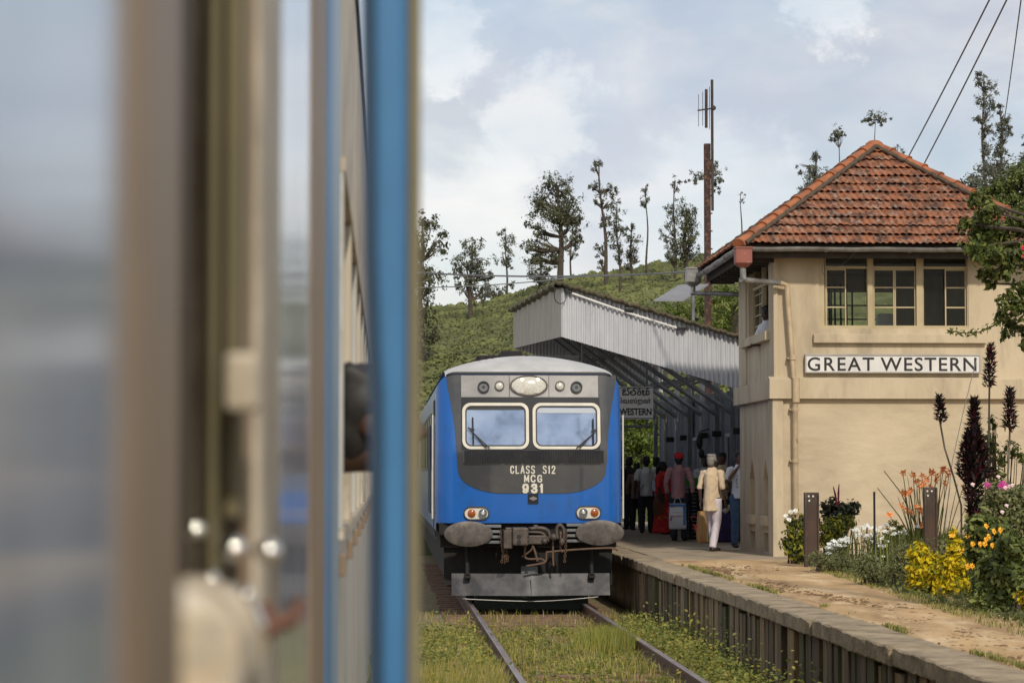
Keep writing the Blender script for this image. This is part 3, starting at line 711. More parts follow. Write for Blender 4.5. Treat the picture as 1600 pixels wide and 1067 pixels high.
# top lamps
hl = plate(ellp(827, 602, 29.5, 16), .035, 'headlight', M['steelgrey'])
ringp(ellp(827, 602, 30, 16.5), ellp(827, 602, 27.4, 14.4), .05, 'bezel', M['oily'], hl)
plate(ellp(827, 602, 27, 14), .045, 'lens', M['lamp'], hl, lip=.03)
for u in (814, 840):
    plate(ellp(u, 602, 11.5, 12), .058, 'reflector', M['lamp'], hl, lip=.012, skirt=.004)
for u in (781, 876):
    o = plate(ellp(u, 602, 6.4, 6.4, 20), .04, 'marker_lamp', M['lamp'], lip=.02); ringp(ellp(u, 602, 7.6, 7.6, 20), ellp(u, 602, 6.2, 6.2, 20), .055, 'bezel', M['oily'], o)
for u in (756, 902):
    o = ringp(ellp(u, 604, 9.3, 9.3, 24), ellp(u, 604, 7, 7, 24), .06, 'horn', M['blackg']); plate(ellp(u, 604, 7.1, 7.1, 24), .035, 'horn_throat', M['steelgrey'], o, skirt=.004)
    plate(ellp(u, 604, 2.6, 2.6, 14), .045, 'horn_core', M['black'], o, skirt=.02)
# lettering
GLYPH = {'C': [[(.92,.25),(.85,.08),(.5,0),(.12,.1),(0,.5),(.12,.9),(.5,1),(.85,.92),(.94,.72)]], 'L': [[(.06,0),(.06,1),(.9,1)]], 'A': [[(0,1),(.47,0),(.53,0),(1,1)],[(.2,.68),(.8,.68)]],
 'S': [[(.95,.17),(.8,.02),(.5,0),(.18,.03),(.04,.2),(.16,.40),(.84,.58),(.97,.8),(.82,.97),(.5,1),(.18,.98),(.03,.83)]], '1': [[(.12,.28),(.45,.18),(.6,0),(.6,1)]], '2': [[(.06,.28),(.15,.07),(.5,0),(.85,.07),(.93,.28),(.8,.5),(.05,1),(.95,1)]],
 'M': [[(.02,1),(.04,0),(.5,.8),(.96,0),(.98,1)]], 'G': [[(.92,.25),(.82,.07),(.5,0),(.12,.1),(0,.5),(.12,.9),(.5,1),(.82,.95),(.93,.82),(.93,.56),(.55,.56)]],
 '9': [[(.93,.34),(.82,.58),(.5,.64),(.16,.58),(.05,.33),(.16,.07),(.5,0),(.84,.07),(.95,.4),(.86,.85),(.6,1),(.25,.98),(.08,.84)]], '3': [[(.07,.22),(.2,.05),(.5,0),(.82,.06),(.9,.25),(.78,.44),(.4,.48)],[(.4,.48),(.82,.54),(.95,.74),(.84,.94),(.5,1),(.18,.95),(.04,.76)]]}
def facetext(body, uc, v0, v1, wpx, bold):
    n = sum(.55 if c == ' ' else (.62 if c == '1' else 1) for c in body); gap = .22; cw = wpx/(n+gap*(len(body)-1)); u = uc-wpx/2; m = MB(); r = bold
    for c in body:
        w_ = cw*(.55 if c == ' ' else (.62 if c == '1' else 1))
        for li, pl_ in enumerate(GLYPH.get(c, [])):
            q = [(u+r+p[0]*(w_-2*r), v0+r+p[1]*(v1-v0-2*r)) for p in pl_]
            for si, (a, b) in enumerate(zip(q, q[1:])):
                dx, dy = b[0]-a[0], b[1]-a[1]; L_ = math.hypot(dx, dy); ex, ey = dx/L_*r, dy/L_*r; o = .0155+.0004*((si+li) % 5)
                cs_ = [(a[0]-ex*.7-ey, a[1]-ey*.7+ex), (b[0]+ex*.7-ey, b[1]+ey*.7+ex), (b[0]+ex*.7+ey, b[1]+ey*.7-ex), (a[0]-ex*.7+ey, a[1]-ey*.7-ex)]
                m.add([FP(tx(x), tz(y), o) for x, y in cs_], [(0,1,2,3)])
        u += w_+cw*gap
    return m.build('lettering', M['tframe'], tr, fixn=False)
def facetext_old(body, uc, v0, v1, wpx, bold):
    hs = 1.0; o = text('lettering', body, M['tframe'], tr, (0,0,0), (PI/2,0,0), hs, ext=0, off=bold*hs, spacing=1.05)
    me = o.data; co = np.array([v.co[:] for v in me.vertices]); xa, xc = co[:,0].min(), co[:,0].max(); za, zc = co[:,2].min(), co[:,2].max()
    for v in me.vertices:
        x = tx(uc-wpx/2+(v.co.x-xa)/(xc-xa)*wpx); z = tz(v1+(v.co.z-za)/(zc-za)*(v0-v1)); p = FP(x, z, .016); v.co = p-Vector(ORG[tr.name])
facetext('CLASS  S12', 832.5, 727, 740, 71, .92); facetext('MCG', 833, 741.3, 753.5, 29, 1.05); facetext('931', 832.5, 755, 770.5, 34, 1.75)
o = plate(rrect(825, 841, 771.5, 786, 1), .03, 'badge', M['blackg']); plate(ellp(833, 778.5, 6, 2.2, 16), .035, 'emblem', M['tgrey'], o); plate(ellp(833, 778.5, 2.2, 3.6, 12), .038, 'emblem', M['tgrey'], o)
# lower lamp pods
for a, oru, clu in ((744.5, 737, 754.5), (919.5, 929, 911.5)):
    v = 801.5 if a < 800 else 800.5
    pod = plate(rrect(a-19, a+19, v-9.7, v+9.7, 9.5), .012, 'headlight', M['tframe'])
    ringp(rrect(a-20, a+20, v-10.7, v+10.7, 10.5), rrect(a-18.3, a+18.3, v-9, v+9, 8.8), .03, 'bezel', M['tmask'], pod)
    plate(ellp(oru, v, 6.2, 6.4, 20), .03, 'amber_lamp', M['orange'], pod, lip=.02); plate(ellp(clu, v, 6.2, 6.4, 20), .03, 'clear_lamp', M['clear'], pod, lip=.02)
    ringp(ellp(clu, v, 6.6, 6.8, 20), ellp(clu, v, 5.2, 5.4, 20), .055, 'lamp_ring', M['steelgrey'], pod); plate(ellp(clu, v, 2.2, 2.4, 10), .06, 'bulb', M['lamp'], pod)
# panel seams on the blue
m = MB()
for x0_, z0_, x1_, z1_ in ((tx(696), tz(620), tx(696), ZB+.02), (-1.33, ZB+.015, 1.33, ZB+.015)):
    m.sheet([[FP(x0_+(x1_-x0_)*q, z0_+(z1_-z0_)*q, .004+dd) for q in np.linspace(0,1,40)] for dd in (0,.004)])
m.build('seam', M['tframe'], tr, fixn=False)
# --- underframe
ub = MB(); ub.bbox(TX-1.36, TX+1.36, TY+.35, TY+.75, tz(856), ZB-.005, .02); ub.build('headstock', M['under'], tr)
m = MB(); m.bbox(TX-1.38, TX+1.38, TY+.12, TY+.36, tz(836), ZB+.01, .02); m.build('bumper_beam', M['under'], tr)
m = MB(); m.bbox(TX-1.25, TX+1.25, TY+.8, TY+19, .35, .95, .03); m.build('underframe', M['under'], tr)
# buffers
for u, v in ((732, 834), (937.5, 832)):
    yb = TY-.22; c = P(u, v, yb); s_ = 4000/yb
    m = MB(); n = 40
    for (q, yy) in ((1, 0),):
        pass
    rings = []
    for q, dy in ((0, -.014), (.5, -.012), (.93, -.004), (.985, .0), (1, .012), (1, .03), (.3, .04)):
        rings.append([c+Vector((math.cos(2*PI*k/n)*38.2/s_*q, dy, math.sin(2*PI*k/n)*20/s_*q)) for k in range(n+1)])
    m.sheet(rings); bf = m.build('buffer', M['buffer'], tr, smooth=35)
    sg = 1 if u < 800 else -1
    m = MB()
    for k in range(4):                                   # stepped guide ribs behind the head
        zz = c.z+.115-k*.08
        m.bbox(c.x+sg*(-.05), c.x+sg*.50, TY-.16, TY+.12, zz-.022, zz+.022, .008)
    m.tube([(c.x, TY-.2, c.z), (c.x, TY+.15, c.z)], .11, 16); m.build('buffer_guide', M['tgrey'] if 0 else M['steelgrey'], tr)
# coupler
cp = MB(); f = lambda u, v, y: P(u, v, y)
def blk(m, u0, u1, v0, v1, ya, yb2, b=.015):
    p, q = P(u0, v1, ya), P(u1, v0, ya); m.bbox(p.x, q.x, ya, yb2, p.z, q.z, b)
blk(cp, 787, 801, 828, 857, TY-.35, TY+.1); blk(cp, 801, 826, 824, 852, TY-.45, TY+.1, .025); blk(cp, 824, 853, 836, 850, TY-.25, TY+.1)
blk(cp, 790, 800, 824, 829, TY-.3, TY); blk(cp, 826, 850, 823, 827, TY-.2, TY); blk(cp, 834, 841, 820, 824, TY-.2, TY)
coupler = cp.build('coupler', M['oily'], tr)
m = MB()
for u, v in ((811, 838), (811, 847)): c = P(u, v, TY-.46); m.tube([c, c+Vector((0,.02,0))], .035, 14)
m.build('pin_hole', M['black'], coupler)
m = MB()
for u, v in ((826, 838), (826, 845)): c = P(u, v, TY-.465); m.tube([c, c+Vector((0,.03,0))], .013, 8)
m.build('bolt', M['black'], coupler)
def hose(pts, r, mt, nm='hose', yy=TY-.2):
    q = [P(a, b, yy+(c[0] if c else 0)) for a, b, *c in pts]; qq = []
    for i in range(len(q)-1):
        p0, p1, p2, p3 = q[max(i-1,0)], q[i], q[i+1], q[min(i+2, len(q)-1)]
        for k in range(5):
            t = k/5; qq.append(.5*((2*p1)+(-p0+p2)*t+(2*p0-5*p1+4*p2-p3)*t*t+(-p0+3*p1-3*p2+p3)*t**3))
    qq.append(q[-1]); m = MB(); m.tube(qq, r, 8); return m.build(nm, mt, tr, smooth=True)
hose([(828,826),(845,825),(856,829),(860,842)], .03, M['oily']); hose([(871,842),(870,826),(875,820),(881,828),(881,845)], .028, M['oily'])
hose([(824,831),(845,832),(853,838),(858,846)], .022, M['oily']); hose([(821,852),(820,868),(826,873),(846,873),(852,879)], .016, M['hose'])
hose([(864,842),(864,870),(865,884)], .016, M['hose']); hose([(822,884),(846,880),(853,876),(854,864),(858,862),(905,858),(955,856),(965,860)], .016, M['hose'], 'brake_pipe')
hose([(876,830),(876,858),(880,861)], .018, M['hose']); hose([(832,852),(836,862),(840,877)], .02, M['hose']); hose([(815,870),(829,860),(833,852)], .013, M['hose'])
m = MB(); m.ell(P(865, 839, TY-.3), (.055,.055,.055)); m.ell(P(878, 846, TY-.28), (.045,.045,.06)); m.ell(P(851, 845, TY-.25), (.05,.05,.05)); m.build('valve', M['oily'], tr, smooth=True)
def chain(pts, nm='chain'):
    m = MB(); q = [P(a, b, TY-.22) for a, b in pts]; tot = 0
    for i in range(len(q)-1):
        d = q[i+1]-q[i]; n = max(2, int(d.length/.035))
        for k in range(n):
            c = q[i]+d*(k/n); a = .018 if k % 2 else .006
            m.tube([c+Vector((a*math.cos(t), -.012*math.sin(t)*(k % 2 == 0), .024*math.sin(t))) for t in np.linspace(0, 2*PI, 8)], .006, 4, cap=False)
    m.build(nm, M['hose'], tr)
chain([(782,829),(784,848),(787,865),(783,881)]); chain([(784,840),(792,862),(788,882)]); chain([(786,846),(786,866),(794,870),(791,880)]); chain([(884,828),(884,850),(882,880)])
# tread plate and plough
m = MB(); zt0, zt1 = P(829, 896, TY+.35).z, P(829, 884, TY+.35).z
m.bbox(TX-.12, TX+.14, TY+.28, TY+.34, zt0, zt1, .01); m.build('plough_bracket', M['steelgrey'], tr)
m = MB(); xa, xc = P(706, 910, TY).x, P(954, 910, TY).x; za, zc = P(829, 930, TY).z, P(829, 896, TY).z
rows = []
for q in np.linspace(-1, 1, 25):
    x = (xa+xc)/2+(xc-xa)/2*q; yy = TY-.12+.2*abs(q); rows.append([(x, yy+.12*k, za+(zc-za)*k) for k in (0,.25,.5,.75,1)])
m.sheet(rows, thick=(0,.03,0)); pl = m.build('snow_plough', M['plough'], tr, smooth=35, fixn=False)
m = MB(); m.box((xa+xc)/2-.006, (xa+xc)/2+.006, TY-.135, TY-.12, za, zc-.02); m.build('weld_seam', M['tgrey'], pl)
m = MB(); x0_, x1_ = P(742,940,TY+.4).x, P(920,940,TY+.4).x
m.bbox(x0_, x1_, TY+.5, TY+.6, P(829, 953, TY+.5).z, P(829, 925, TY+.5).z, .02); m.build('under_shade_plate', mat('dark_green_shade', (.008,.02,.016), (.012,.03,.024), rough=.6), tr)  # dark slab standing in for the shade under the train between the rails
hose([(722,935,.2),(760,937,.2),(830,939,.2),(880,937,.2),(925,933,.2),(935,932,.2)], .008, M['tgrey'], 'cable')
m = MB(); m.box(TX-1.30, TX+1.30, TY+.46, TY+.5, .28, 1.0); m.build('shade_backing', M['under'], tr)  # black sheet added as the shade between plough and beam
for sg in (-1, 1):
    m = MB(); m.bbox(TX+sg*.95-.05, TX+sg*.95+.05, TY+.0, TY+.46, .40, .46, .01); m.tube([(TX+sg*.95, TY+.0, .45), (TX+sg*.95, TY+.3, .95)], .03, 6); m.build('plough_bracket', M['under'], tr)
# bogies and wheels
for by in (TY+2.2, TY+4.4, TY+14.5, TY+16.7):
    for sg in (-1, 1):
        c = Vector((TX+sg*.84, by, .46)); m = MB(); m.tube([c+Vector((-.07,0,0)), c+Vector((.07,0,0))], .46, 28); m.tube([c+Vector((-sg*.07-.015,0,0)), c+Vector((-sg*.07+.015,0,0))], .49, 28); m.build('wheel', M['steelgrey'], tr, smooth=35)
for by in (TY+3.3, TY+15.6):
    m = MB()
    for sg in (-1, 1): m.bbox(TX+sg*1.05-.07, TX+sg*1.05+.07, by-1.6, by+1.6, .35, .7, .03)
    m.build('bogie', M['under'], tr)
for sg in (-1, 1):                                        # sandboxes, dark shapes behind the plough
    m = MB(); m.bbox(TX+sg*.55, TX+sg*1.25, TY+.55, TY+.85, .25, .95, .04); m.build('sand_box', M['under'], tr)
# --- side (left): cab door, rails, windows, vents
XL_ = TX-HW
def sidebox(m, y0, y1, z0, z1, d=.02): m.box(XL_-d, XL_+.01, y0, y1, z0, z1)
m = MB()
for k in range(5): sidebox(m, TY+1.2+k*.22, TY+1.32+k*.22, 2.9, 3.15, .012)
m.build('side_vent', M['black'], tr)
m = MB(); sidebox(m, TY+1.9, TY+2.6, 1.15, 3.05, .012); d_ = m.build('door', M['tblue'], tr)
m = MB(); m.box(XL_-.02, XL_-.011, TY+2.02, TY+2.48, 2.2, 2.85); m.build('door_window', M['blackg'], d_)
for yy in (TY+1.75, TY+2.75):
    m = MB(); m.tube([(XL_, yy, 1.35), (XL_-.07, yy, 1.38), (XL_-.07, yy, 2.75), (XL_, yy, 2.78)], .016, 8); m.build('handrail', M['steelgrey'], tr)
for k in range(7):
    y0_ = TY+4+k*2.0; m = MB(); sidebox(m, y0_, y0_+1.3, 2.1, 2.95, .014); wnd = m.build('window', M['blackg'], tr)
    m = MB(); sidebox(m, y0_-.05, y0_+1.35, 2.05, 2.1, .022); sidebox(m, y0_-.05, y0_+1.35, 2.95, 3.0, .022); m.build('window_frame', M['steelgrey'], wnd)
for sg in (-1, 1):                                         # pale gutter line and yellow-white stripes along the sides
    m = MB(); xx = TX+sg*HW; m.box(xx-.012, xx+.012, TY+.35, TY+19.4, 1.02, 1.12); m.build('sole_bar', M['under'], tr)
    m = MB(); m.tube([(xx+sg*.05, TY+.5, 1.3), (xx+sg*.05, TY+.5, 2.9)], .014, 8); m.build('handrail', M['tframe'], tr)
# roof equipment
m = MB(); p, q = P(783, 560, TY+1.3), P(816, 548, TY+1.3); m.bbox(p.x, q.x, TY+1.3, TY+2.3, p.z-.05, q.z, .02); m.build('roof_box', M['under'], tr)
m = MB(); m.bbox(TX-.75, TX+.9, TY+1.8, TY+6, roofz(0)-.08, roofz(0)+.095, .04); m.build('roof_duct', M['under'], tr)
for u in (760, 770, 823, 748): m = MB(); c = P(u, 556 if u > 800 else 558, TY+1.0); m.tube([c-Vector((0,0,.08)), c], .015, 6); m.ell(c, (.03,.03,.025), 8, 5); m.build('roof_lug', M['under'], tr)
# following coach
c2 = thing('train_coach', 'blue passenger coach coupled behind the railcar numbered 931', 'train', (TX, TY+20, 0))
m = MB(); m.bbox(TX-HW, TX+HW, TY+20.1, TY+38, 1.0, 3.3, .12); m.build('body', M['tblue'], c2)
m = MB(); rows = [[Vector((TX+x, yy, roofz(x)+.02)) for x in xr] for yy in (TY+20.1, TY+38)]; m.sheet(rows, thick=(0,0,-.05)); m.build('roof', M['troof'], c2)
for k in range(7):
    m = MB(); y0_ = TY+21.5+k*2.2; m.box(XL_-.014, XL_+.01, y0_, y0_+1.3, 2.1, 2.95); m.build('window', M['blackg'], c2)
m = MB(); m.bbox(TX-1.2, TX+1.2, TY+20.5, TY+37.5, .3, 1.0, .05); m.build('underframe', M['under'], c2)
# ================================================================== PLATFORM CANOPY
def PX(u, v, x):
    """point of the photograph (u,v) on the upright plane at lateral distance x"""
    d = _f + _r*((u-800)/4000) - _u*((v-533.5)/4000)
    return Vector((0, 0, CZ)) + d*(x/d.x)
C1 = 48.0; cA = P(877, 447, C1); CXL = cA.x; C2 = PX(803, 487, CXL).y
cn = thing('platform_canopy', 'grey steel platform canopy with pale corrugated valances on diagonal brackets', 'canopy', (7.0, C1, PZ))
CXR = 7.15
slope = (P(1150, 528, C1).z-cA.z)/(P(1150, 528, C1).x-cA.x)
rise = (PX(803, 487, CXL).z-cA.z)/(C2-C1)
def ctop(x, y): return cA.z+(x-CXL)*slope+(y-C1)*rise
def drop(y): return .955-(y-C1)*.0005
def corrugate(p0, p1, pitch, amp, nrm, zt, zb_, name, mt, rows=3, sub=6):
    p0 = Vector(p0); p1 = Vector(p1); Ln = (p1-p0).length; n = int(Ln/pitch*sub); m = MB(); g = []
    for q in range(rows):
        row = []
        for k in range(n+1):
            t = k/n; p = p0.lerp(p1, t)+Vector(nrm)*(amp*math.cos(2*PI*Ln*t/pitch)); z0, z1 = zb_(p), zt(p)
            row.append((p.x, p.y, z1+(z0-z1)*q/(rows-1)))
        g.append(row)
    m.sheet(g); return m.build(name, mt, cn, smooth=True, fixn=False)
corrugate((CXL, C1, 0), (CXR, C1, 0), .088, .027, (0,1,0), lambda p: ctop(p.x, C1), lambda p: ctop(p.x, C1)-drop(C1), 'front_valance', M['corr'])
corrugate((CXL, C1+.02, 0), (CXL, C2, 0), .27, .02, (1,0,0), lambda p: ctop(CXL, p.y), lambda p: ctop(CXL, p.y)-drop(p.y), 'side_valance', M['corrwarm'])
corrugate((CXL, C2, 0), (CXR, C2, 0), .088, .016, (0,1,0), lambda p: ctop(p.x, C2), lambda p: ctop(p.x, C2)-drop(C2)*1.0, 'rear_valance', M['corr'])
m = MB(); m.sheet([[(x, y, ctop(x, y)+.02+.012*math.sin(x*40)) for x in np.linspace(CXL-.1, CXR+.1, 80)] for y in (C1-.12, (C1+C2)/2, C2+.1)], thick=(0,0,.02)); m.build('roof_sheet', M['corr'], cn, fixn=False)
m = MB()                                            # ragged mossy edge over the valances
random.seed(11); rows = [[], []]; xs2 = np.linspace(CXL-.12, CXR+.05, 90)
g = []
for q, (dy, dz) in enumerate(((-.14, .0), (-.16, .03), (-.1, .075), (.0, .06), (.0, -.01), (-.14, 0))):
    g.append([(x, C1+dy, ctop(x, C1)+dz+.012*math.sin(x*23)+.014*math.sin(x*61+1)) for x in xs2])
m.sheet(g); g = []
ys2 = np.linspace(C1-.1, C2+.1, 60)
for q, (dx, dz) in enumerate(((-.12, .0), (-.15, .03), (-.1, .09), (.05, .07), (.05, -.01), (-.12, 0))):
    g.append([(CXL+dx, y, ctop(CXL, y)+dz+.03*math.sin(y*3.1)+.02*math.sin(y*7+1)) for y in ys2])
m.sheet(g); m.build('roof_edge', M['moss'], cn, fixn=False)
m = MB(); q0, q1 = P(885, 455, C1-.06), P(1066, 515, C1-.06); m.tube([q0, P(975, 487, C1-.06), q1], .022, 8); m.build('conduit', M['white'], cn)
m = MB(); m.tube([P(884, 453, C1-.08)+Vector((.12*math.cos(t)-.1, 0, .16*math.sin(t)-.1)) for t in np.linspace(0, 2*PI*.9, 16)], .01, 6); m.bbox(P(883,0,C1).x, P(893,0,C1).x, C1-.1, C1-.02, P(883,459,C1).z, P(883,450,C1).z, .01); m.build('cable_loop', M['black'], cn)
for u, v in ((983, 484), (1065, 513)):
    m = MB(); p = P(u, v, C1-.07); m.bbox(p.x-.09, p.x+.09, p.y-.05, p.y+.05, p.z-.03, p.z+.04, .015); m.build('clip', M['black'], cn)
# posts, brackets, purlins
WXL = 6.95
ny = 8; ysb = [C1+.5+k*(C2-C1-.8)/(ny-1) for k in range(ny)]
for k, y in enumerate(ysb):
    dz_ = (y-C1)*rise
    m = MB(); m.bbox(WXL-.07, WXL+.03, y-.05, y+.05, PZ, ctop(WXL, y)-.02, .008); m.build('post', M['corr'] if k in (3, 5) else (M['canopysteel'] if k != 6 else M['corrwarm']), cn)
    lowp = Vector((WXL-.05, y, PZ+2.5+dz_*.4)); hip = Vector((CXL+.35, y, ctop(CXL+.35, y)-.12))
    lo2 = Vector((WXL-.05, y, PZ+2.0+dz_*.4)); 
    m = MB(); m.tube([lowp+Vector((0,-.04,0)), hip+Vector((0,-.04,0))], (.05), 4); m.tube([lowp+Vector((0,.05,0)), hip+Vector((0,.05,0))], (.035), 4); m.build('bracket', M['canopysteel'], cn)
    m = MB(); m.tube([(CXL+.05, y, ctop(CXL+.05, y)-.06), (WXL+.1, y, ctop(WXL+.1, y)-.06)], (.05), 4); m.build('rafter', M['canopysteel'], cn)
    m = MB(); mid = lowp.lerp(hip, .55); m.tube([mid, (mid.x+.75, y, ctop(mid.x+.75, y)-.1)], .03, 4); m.tube([lowp.lerp(hip, .25), (WXL, y, lowp.z+.9)], .025, 4); m.build('brace', M['canopysteel'], cn)
for x in np.linspace(CXL+.25, WXL-.2, 6):
    m = MB(); m.sheet([[(x-.03, C1+.05, ctop(x, C1)-.06), (x+.03, C1+.05, ctop(x, C1)-.06)], [(x-.03, C2-.05, ctop(x, C2)-.06), (x+.03, C2-.05, ctop(x, C2)-.06)]], thick=(0,0,.05)); m.build('purlin', M['canopysteel'], cn)
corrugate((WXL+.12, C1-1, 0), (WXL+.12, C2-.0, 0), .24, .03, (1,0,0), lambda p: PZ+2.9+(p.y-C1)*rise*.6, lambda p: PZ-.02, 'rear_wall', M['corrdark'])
for y in (C1+3.4, C1+9):                                    # door frames in the back wall
    m = MB(); m.box(WXL+.03, WXL+.08, y, y+.07, PZ, PZ+2.15); m.box(WXL+.03, WXL+.08, y+.95, y+1.02, PZ, PZ+2.15); m.box(WXL+.03, WXL+.08, y+.07, y+.95, PZ+2.08, PZ+2.15); m.build('door_frame', M['corr'], cn)
for y in (C1+2, C1+5.2, C1+7.4, C1+11, C1+14):
    m = MB(); m.bbox(WXL-.14, WXL+.06, y, y+.14, PZ+2.1, PZ+2.22, .01); m.build('wall_fitting', M['black'], cn)
# hanging bundle on the white post
hb = thing('hanging_bell', 'dark lantern-shaped bell hanging beside the white canopy post', 'bell', tuple(P(1093, 690, 52)))
m = MB(); c = P(1093, 690, 52); m.ell(c, (.07,.07,.16), 12, 8); m.tube([c+Vector((0,0,.12)), c+Vector((0,0,.2)), c+Vector((.2,0,.26))], .014, 6); m.build('shade', M['black'], hb)
m = MB(); m.ell(c-Vector((-.04,0,.24)), (.06,.06,.1), 10, 6); m.build('clapper', M['black'], hb)

# station sign board under the canopy
sy = 50.5; sb = thing('station_sign', 'grey three-script station sign ending in WESTERN beyond the blue train', 'sign', (4.6, sy, PZ))
sx0, sx1, szb, szt = P(975, 600, sy).x-1.02, P(1020.5, 600, sy).x, P(1000, 655, sy).z, P(1000, 604, sy).z
M['signgrey'] = mat('sign_enamel', (.78,.77,.74), (.68,.67,.64), scale=4, rough=.6)
m = MB(); m.bbox(sx0, sx1, sy, sy+.04, szb, szt, .008); m.build('board', M['signgrey'], sb)
m = MB()
t = .018
m.box(sx0+.01, sx1-.01, sy-.012, sy+.001, szt-.03, szt-.015); m.box(sx0+.01, sx1-.01, sy-.012, sy+.001, szb+.015, szb+.03)
m.build('border', M['steelgrey'], sb)
for x in (sx0+.2, sx1-.12):
    m = MB(); m.tube([(x, sy+.07, szb-.12), (x, sy+.07, ctop(x, sy)-.12)], .022, 8); m.build('hanger', M['steelgrey'], sb)
m = MB(); zz = P(1000, 665, sy).z; m.tube([(sx0, sy+.07, zz), (sx1-.03, sy+.07, zz-.02)], .028, 8); m.tube([(sx1-.35, sy+.07, zz), (sx1-.35, sy+.07, szb)], .02, 8); m.build('rail', M['steelgrey'], sb)
def fit(o, u0, u1, v0, v1, yy):
    me = o.data; co = np.array([v.co[:] for v in me.vertices]); og = Vector(ORG[o.name]); xa, xc = co[:,0].min(), co[:,0].max(); za, zc = co[:,2].min(), co[:,2].max()
    a, b = P(u0, v1, yy), P(u1, v0, yy); ym = co[:,1].mean()
    for v in me.vertices: v.co = Vector((a.x+(v.co.x-xa)/(xc-xa)*(b.x-a.x), yy+(v.co.y-ym), a.z+(v.co.z-za)/(zc-za)*(b.z-a.z)))-og
o = text('lettering', 'WESTERN', M['black'], sb, (0,0,0), (PI/2,0,0), .2, off=.006, ext=.002); fit(o, 968, 1018, 637.5, 648.5, sy-.004)
o = text('lettering', 'GREAT', M['black'], sb, (0,0,0), (PI/2,0,0), .2, off=.006, ext=.002); fit(o, 921, 960, 637.5, 648.5, sy-.004)
o = text('lettering', '\u0bc6\u0bb5\u0bb8\u0bcd\u0bb1\u0ba9\u0bcd', M['black'], sb, (0,0,0), (PI/2,0,0), .2, off=.004, ext=.002); fit(o, 964, 1017, 621, 633.5, sy-.004)
# Sinhala line drawn as strokes: sa, ta, ra, na with their hal marks
def stroke(m, pts, r=.9):
    sp = [Vector((p[0], p[1], 0)) for p in pts]; q = []
    for i in range(len(sp)-1):
        p0, p1, p2, p3 = sp[max(i-1,0)], sp[i], sp[i+1], sp[min(i+2, len(sp)-1)]
        for k in range(4): t = k/4; q.append(.5*((2*p1)+(-p0+p2)*t+(2*p0-5*p1+4*p2-p3)*t*t+(-p0+3*p1-3*p2+p3)*t**3))
    q.append(sp[-1]); m.tube([P(a.x, a.y, sy-.006) for a in q], r/79, 5)
m = MB(); B_ = 617
stroke(m, [(974,612),(973,609),(976,608.5),(977,611),(974.5,613),(972.5,615.5),(975,617),(978,615.5),(981,617),(983,613.5),(981,610)])
stroke(m, [(980,610),(981,607.2),(984,606.8)])
stroke(m, [(988,613),(986,611.5),(985.5,615),(988.5,617),(992,616),(993,612.5),(991,610),(988,610)]); stroke(m, [(990,609),(991,606.5),(994,606.5)])
stroke(m, [(996,616.5),(996.5,613),(999,611),(1001.5,613),(1000,616.5),(997.5,616.5)]); stroke(m, [(996,609.5),(998.5,607.5),(1001,609)])
stroke(m, [(1004,613),(1003.5,610),(1006,610.5),(1005.5,613),(1004,616),(1007,617),(1010,615),(1010,611),(1013,610.5),(1014.5,613.5),(1013,616.5),(1010.5,616.5)]); stroke(m, [(1010,609),(1011.5,606.5),(1014.5,607)])
m.build('lettering', M['black'], sb)

# ================================================================== FOLIAGE TOOLS
LG = dict(
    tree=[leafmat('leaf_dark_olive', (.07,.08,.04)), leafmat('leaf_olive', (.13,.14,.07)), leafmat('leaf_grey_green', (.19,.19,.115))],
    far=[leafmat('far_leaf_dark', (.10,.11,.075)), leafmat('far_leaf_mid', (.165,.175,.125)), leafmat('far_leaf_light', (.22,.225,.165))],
    bright=[leafmat('leaf_bright', (.16,.23,.035), trans=.5), leafmat('leaf_lime', (.24,.30,.045), trans=.5), leafmat('leaf_mid', (.07,.11,.02), trans=.5)],
    shrub=[leafmat('shrub_dark', (.075,.105,.026)), leafmat('shrub_mid', (.14,.18,.042)), leafmat('shrub_light', (.27,.30,.08))],
    dark=[leafmat('glossy_dark_leaf', (.014,.020,.012), rough=.35), leafmat('glossy_dark_leaf_two', (.028,.036,.018), rough=.35)],
    yellow=[leafmat('yellow_leaf', (.90,.70,.02), trans=.4), leafmat('yellow_leaf_two', (.78,.60,.02), trans=.4), leafmat('yellow_green_leaf', (.24,.26,.02), trans=.4)],
    yg=[leafmat('lime_leaf', (.36,.34,.03), trans=.4), leafmat('lime_leaf_two', (.19,.22,.03), trans=.4), leafmat('shrub_mid_two', (.06,.085,.02))],
    grey=[leafmat('grey_herb', (.20,.225,.085)), leafmat('grey_herb_two', (.13,.15,.055)), leafmat('grey_herb_three', (.29,.29,.14))],
    purple=[leafmat('purple_leaf', (.030,.016,.020), trans=.2), leafmat('purple_leaf_two', (.018,.014,.014), trans=.2), leafmat('purple_leaf_three', (.022,.02,.014), trans=.2), leafmat('maroon_leaf', (.11,.018,.03), trans=.25)],
    grass=[leafmat('grass_yellow', (.46,.40,.09), trans=.4), leafmat('grass_green', (.28,.31,.06), trans=.4), leafmat('grass_straw', (.48,.39,.17), trans=.3), leafmat('grass_dark', (.13,.16,.032), trans=.4)],
    fl_orange=[mat('petal_orange', (.80,.26,.06), (.85,.34,.12), rough=.6)], fl_white=[mat('petal_white', (.78,.79,.74), rough=.6)],
    fl_yellow=[mat('petal_yellow', (.85,.42,.02), rough=.6)], fl_red=[mat('petal_red', (.55,.012,.02), rough=.5)], fl_mag=[mat('petal_magenta', (.42,.02,.20), rough=.6)], fl_pink=[mat('petal_pink', (.75,.55,.55), rough=.6)],
)
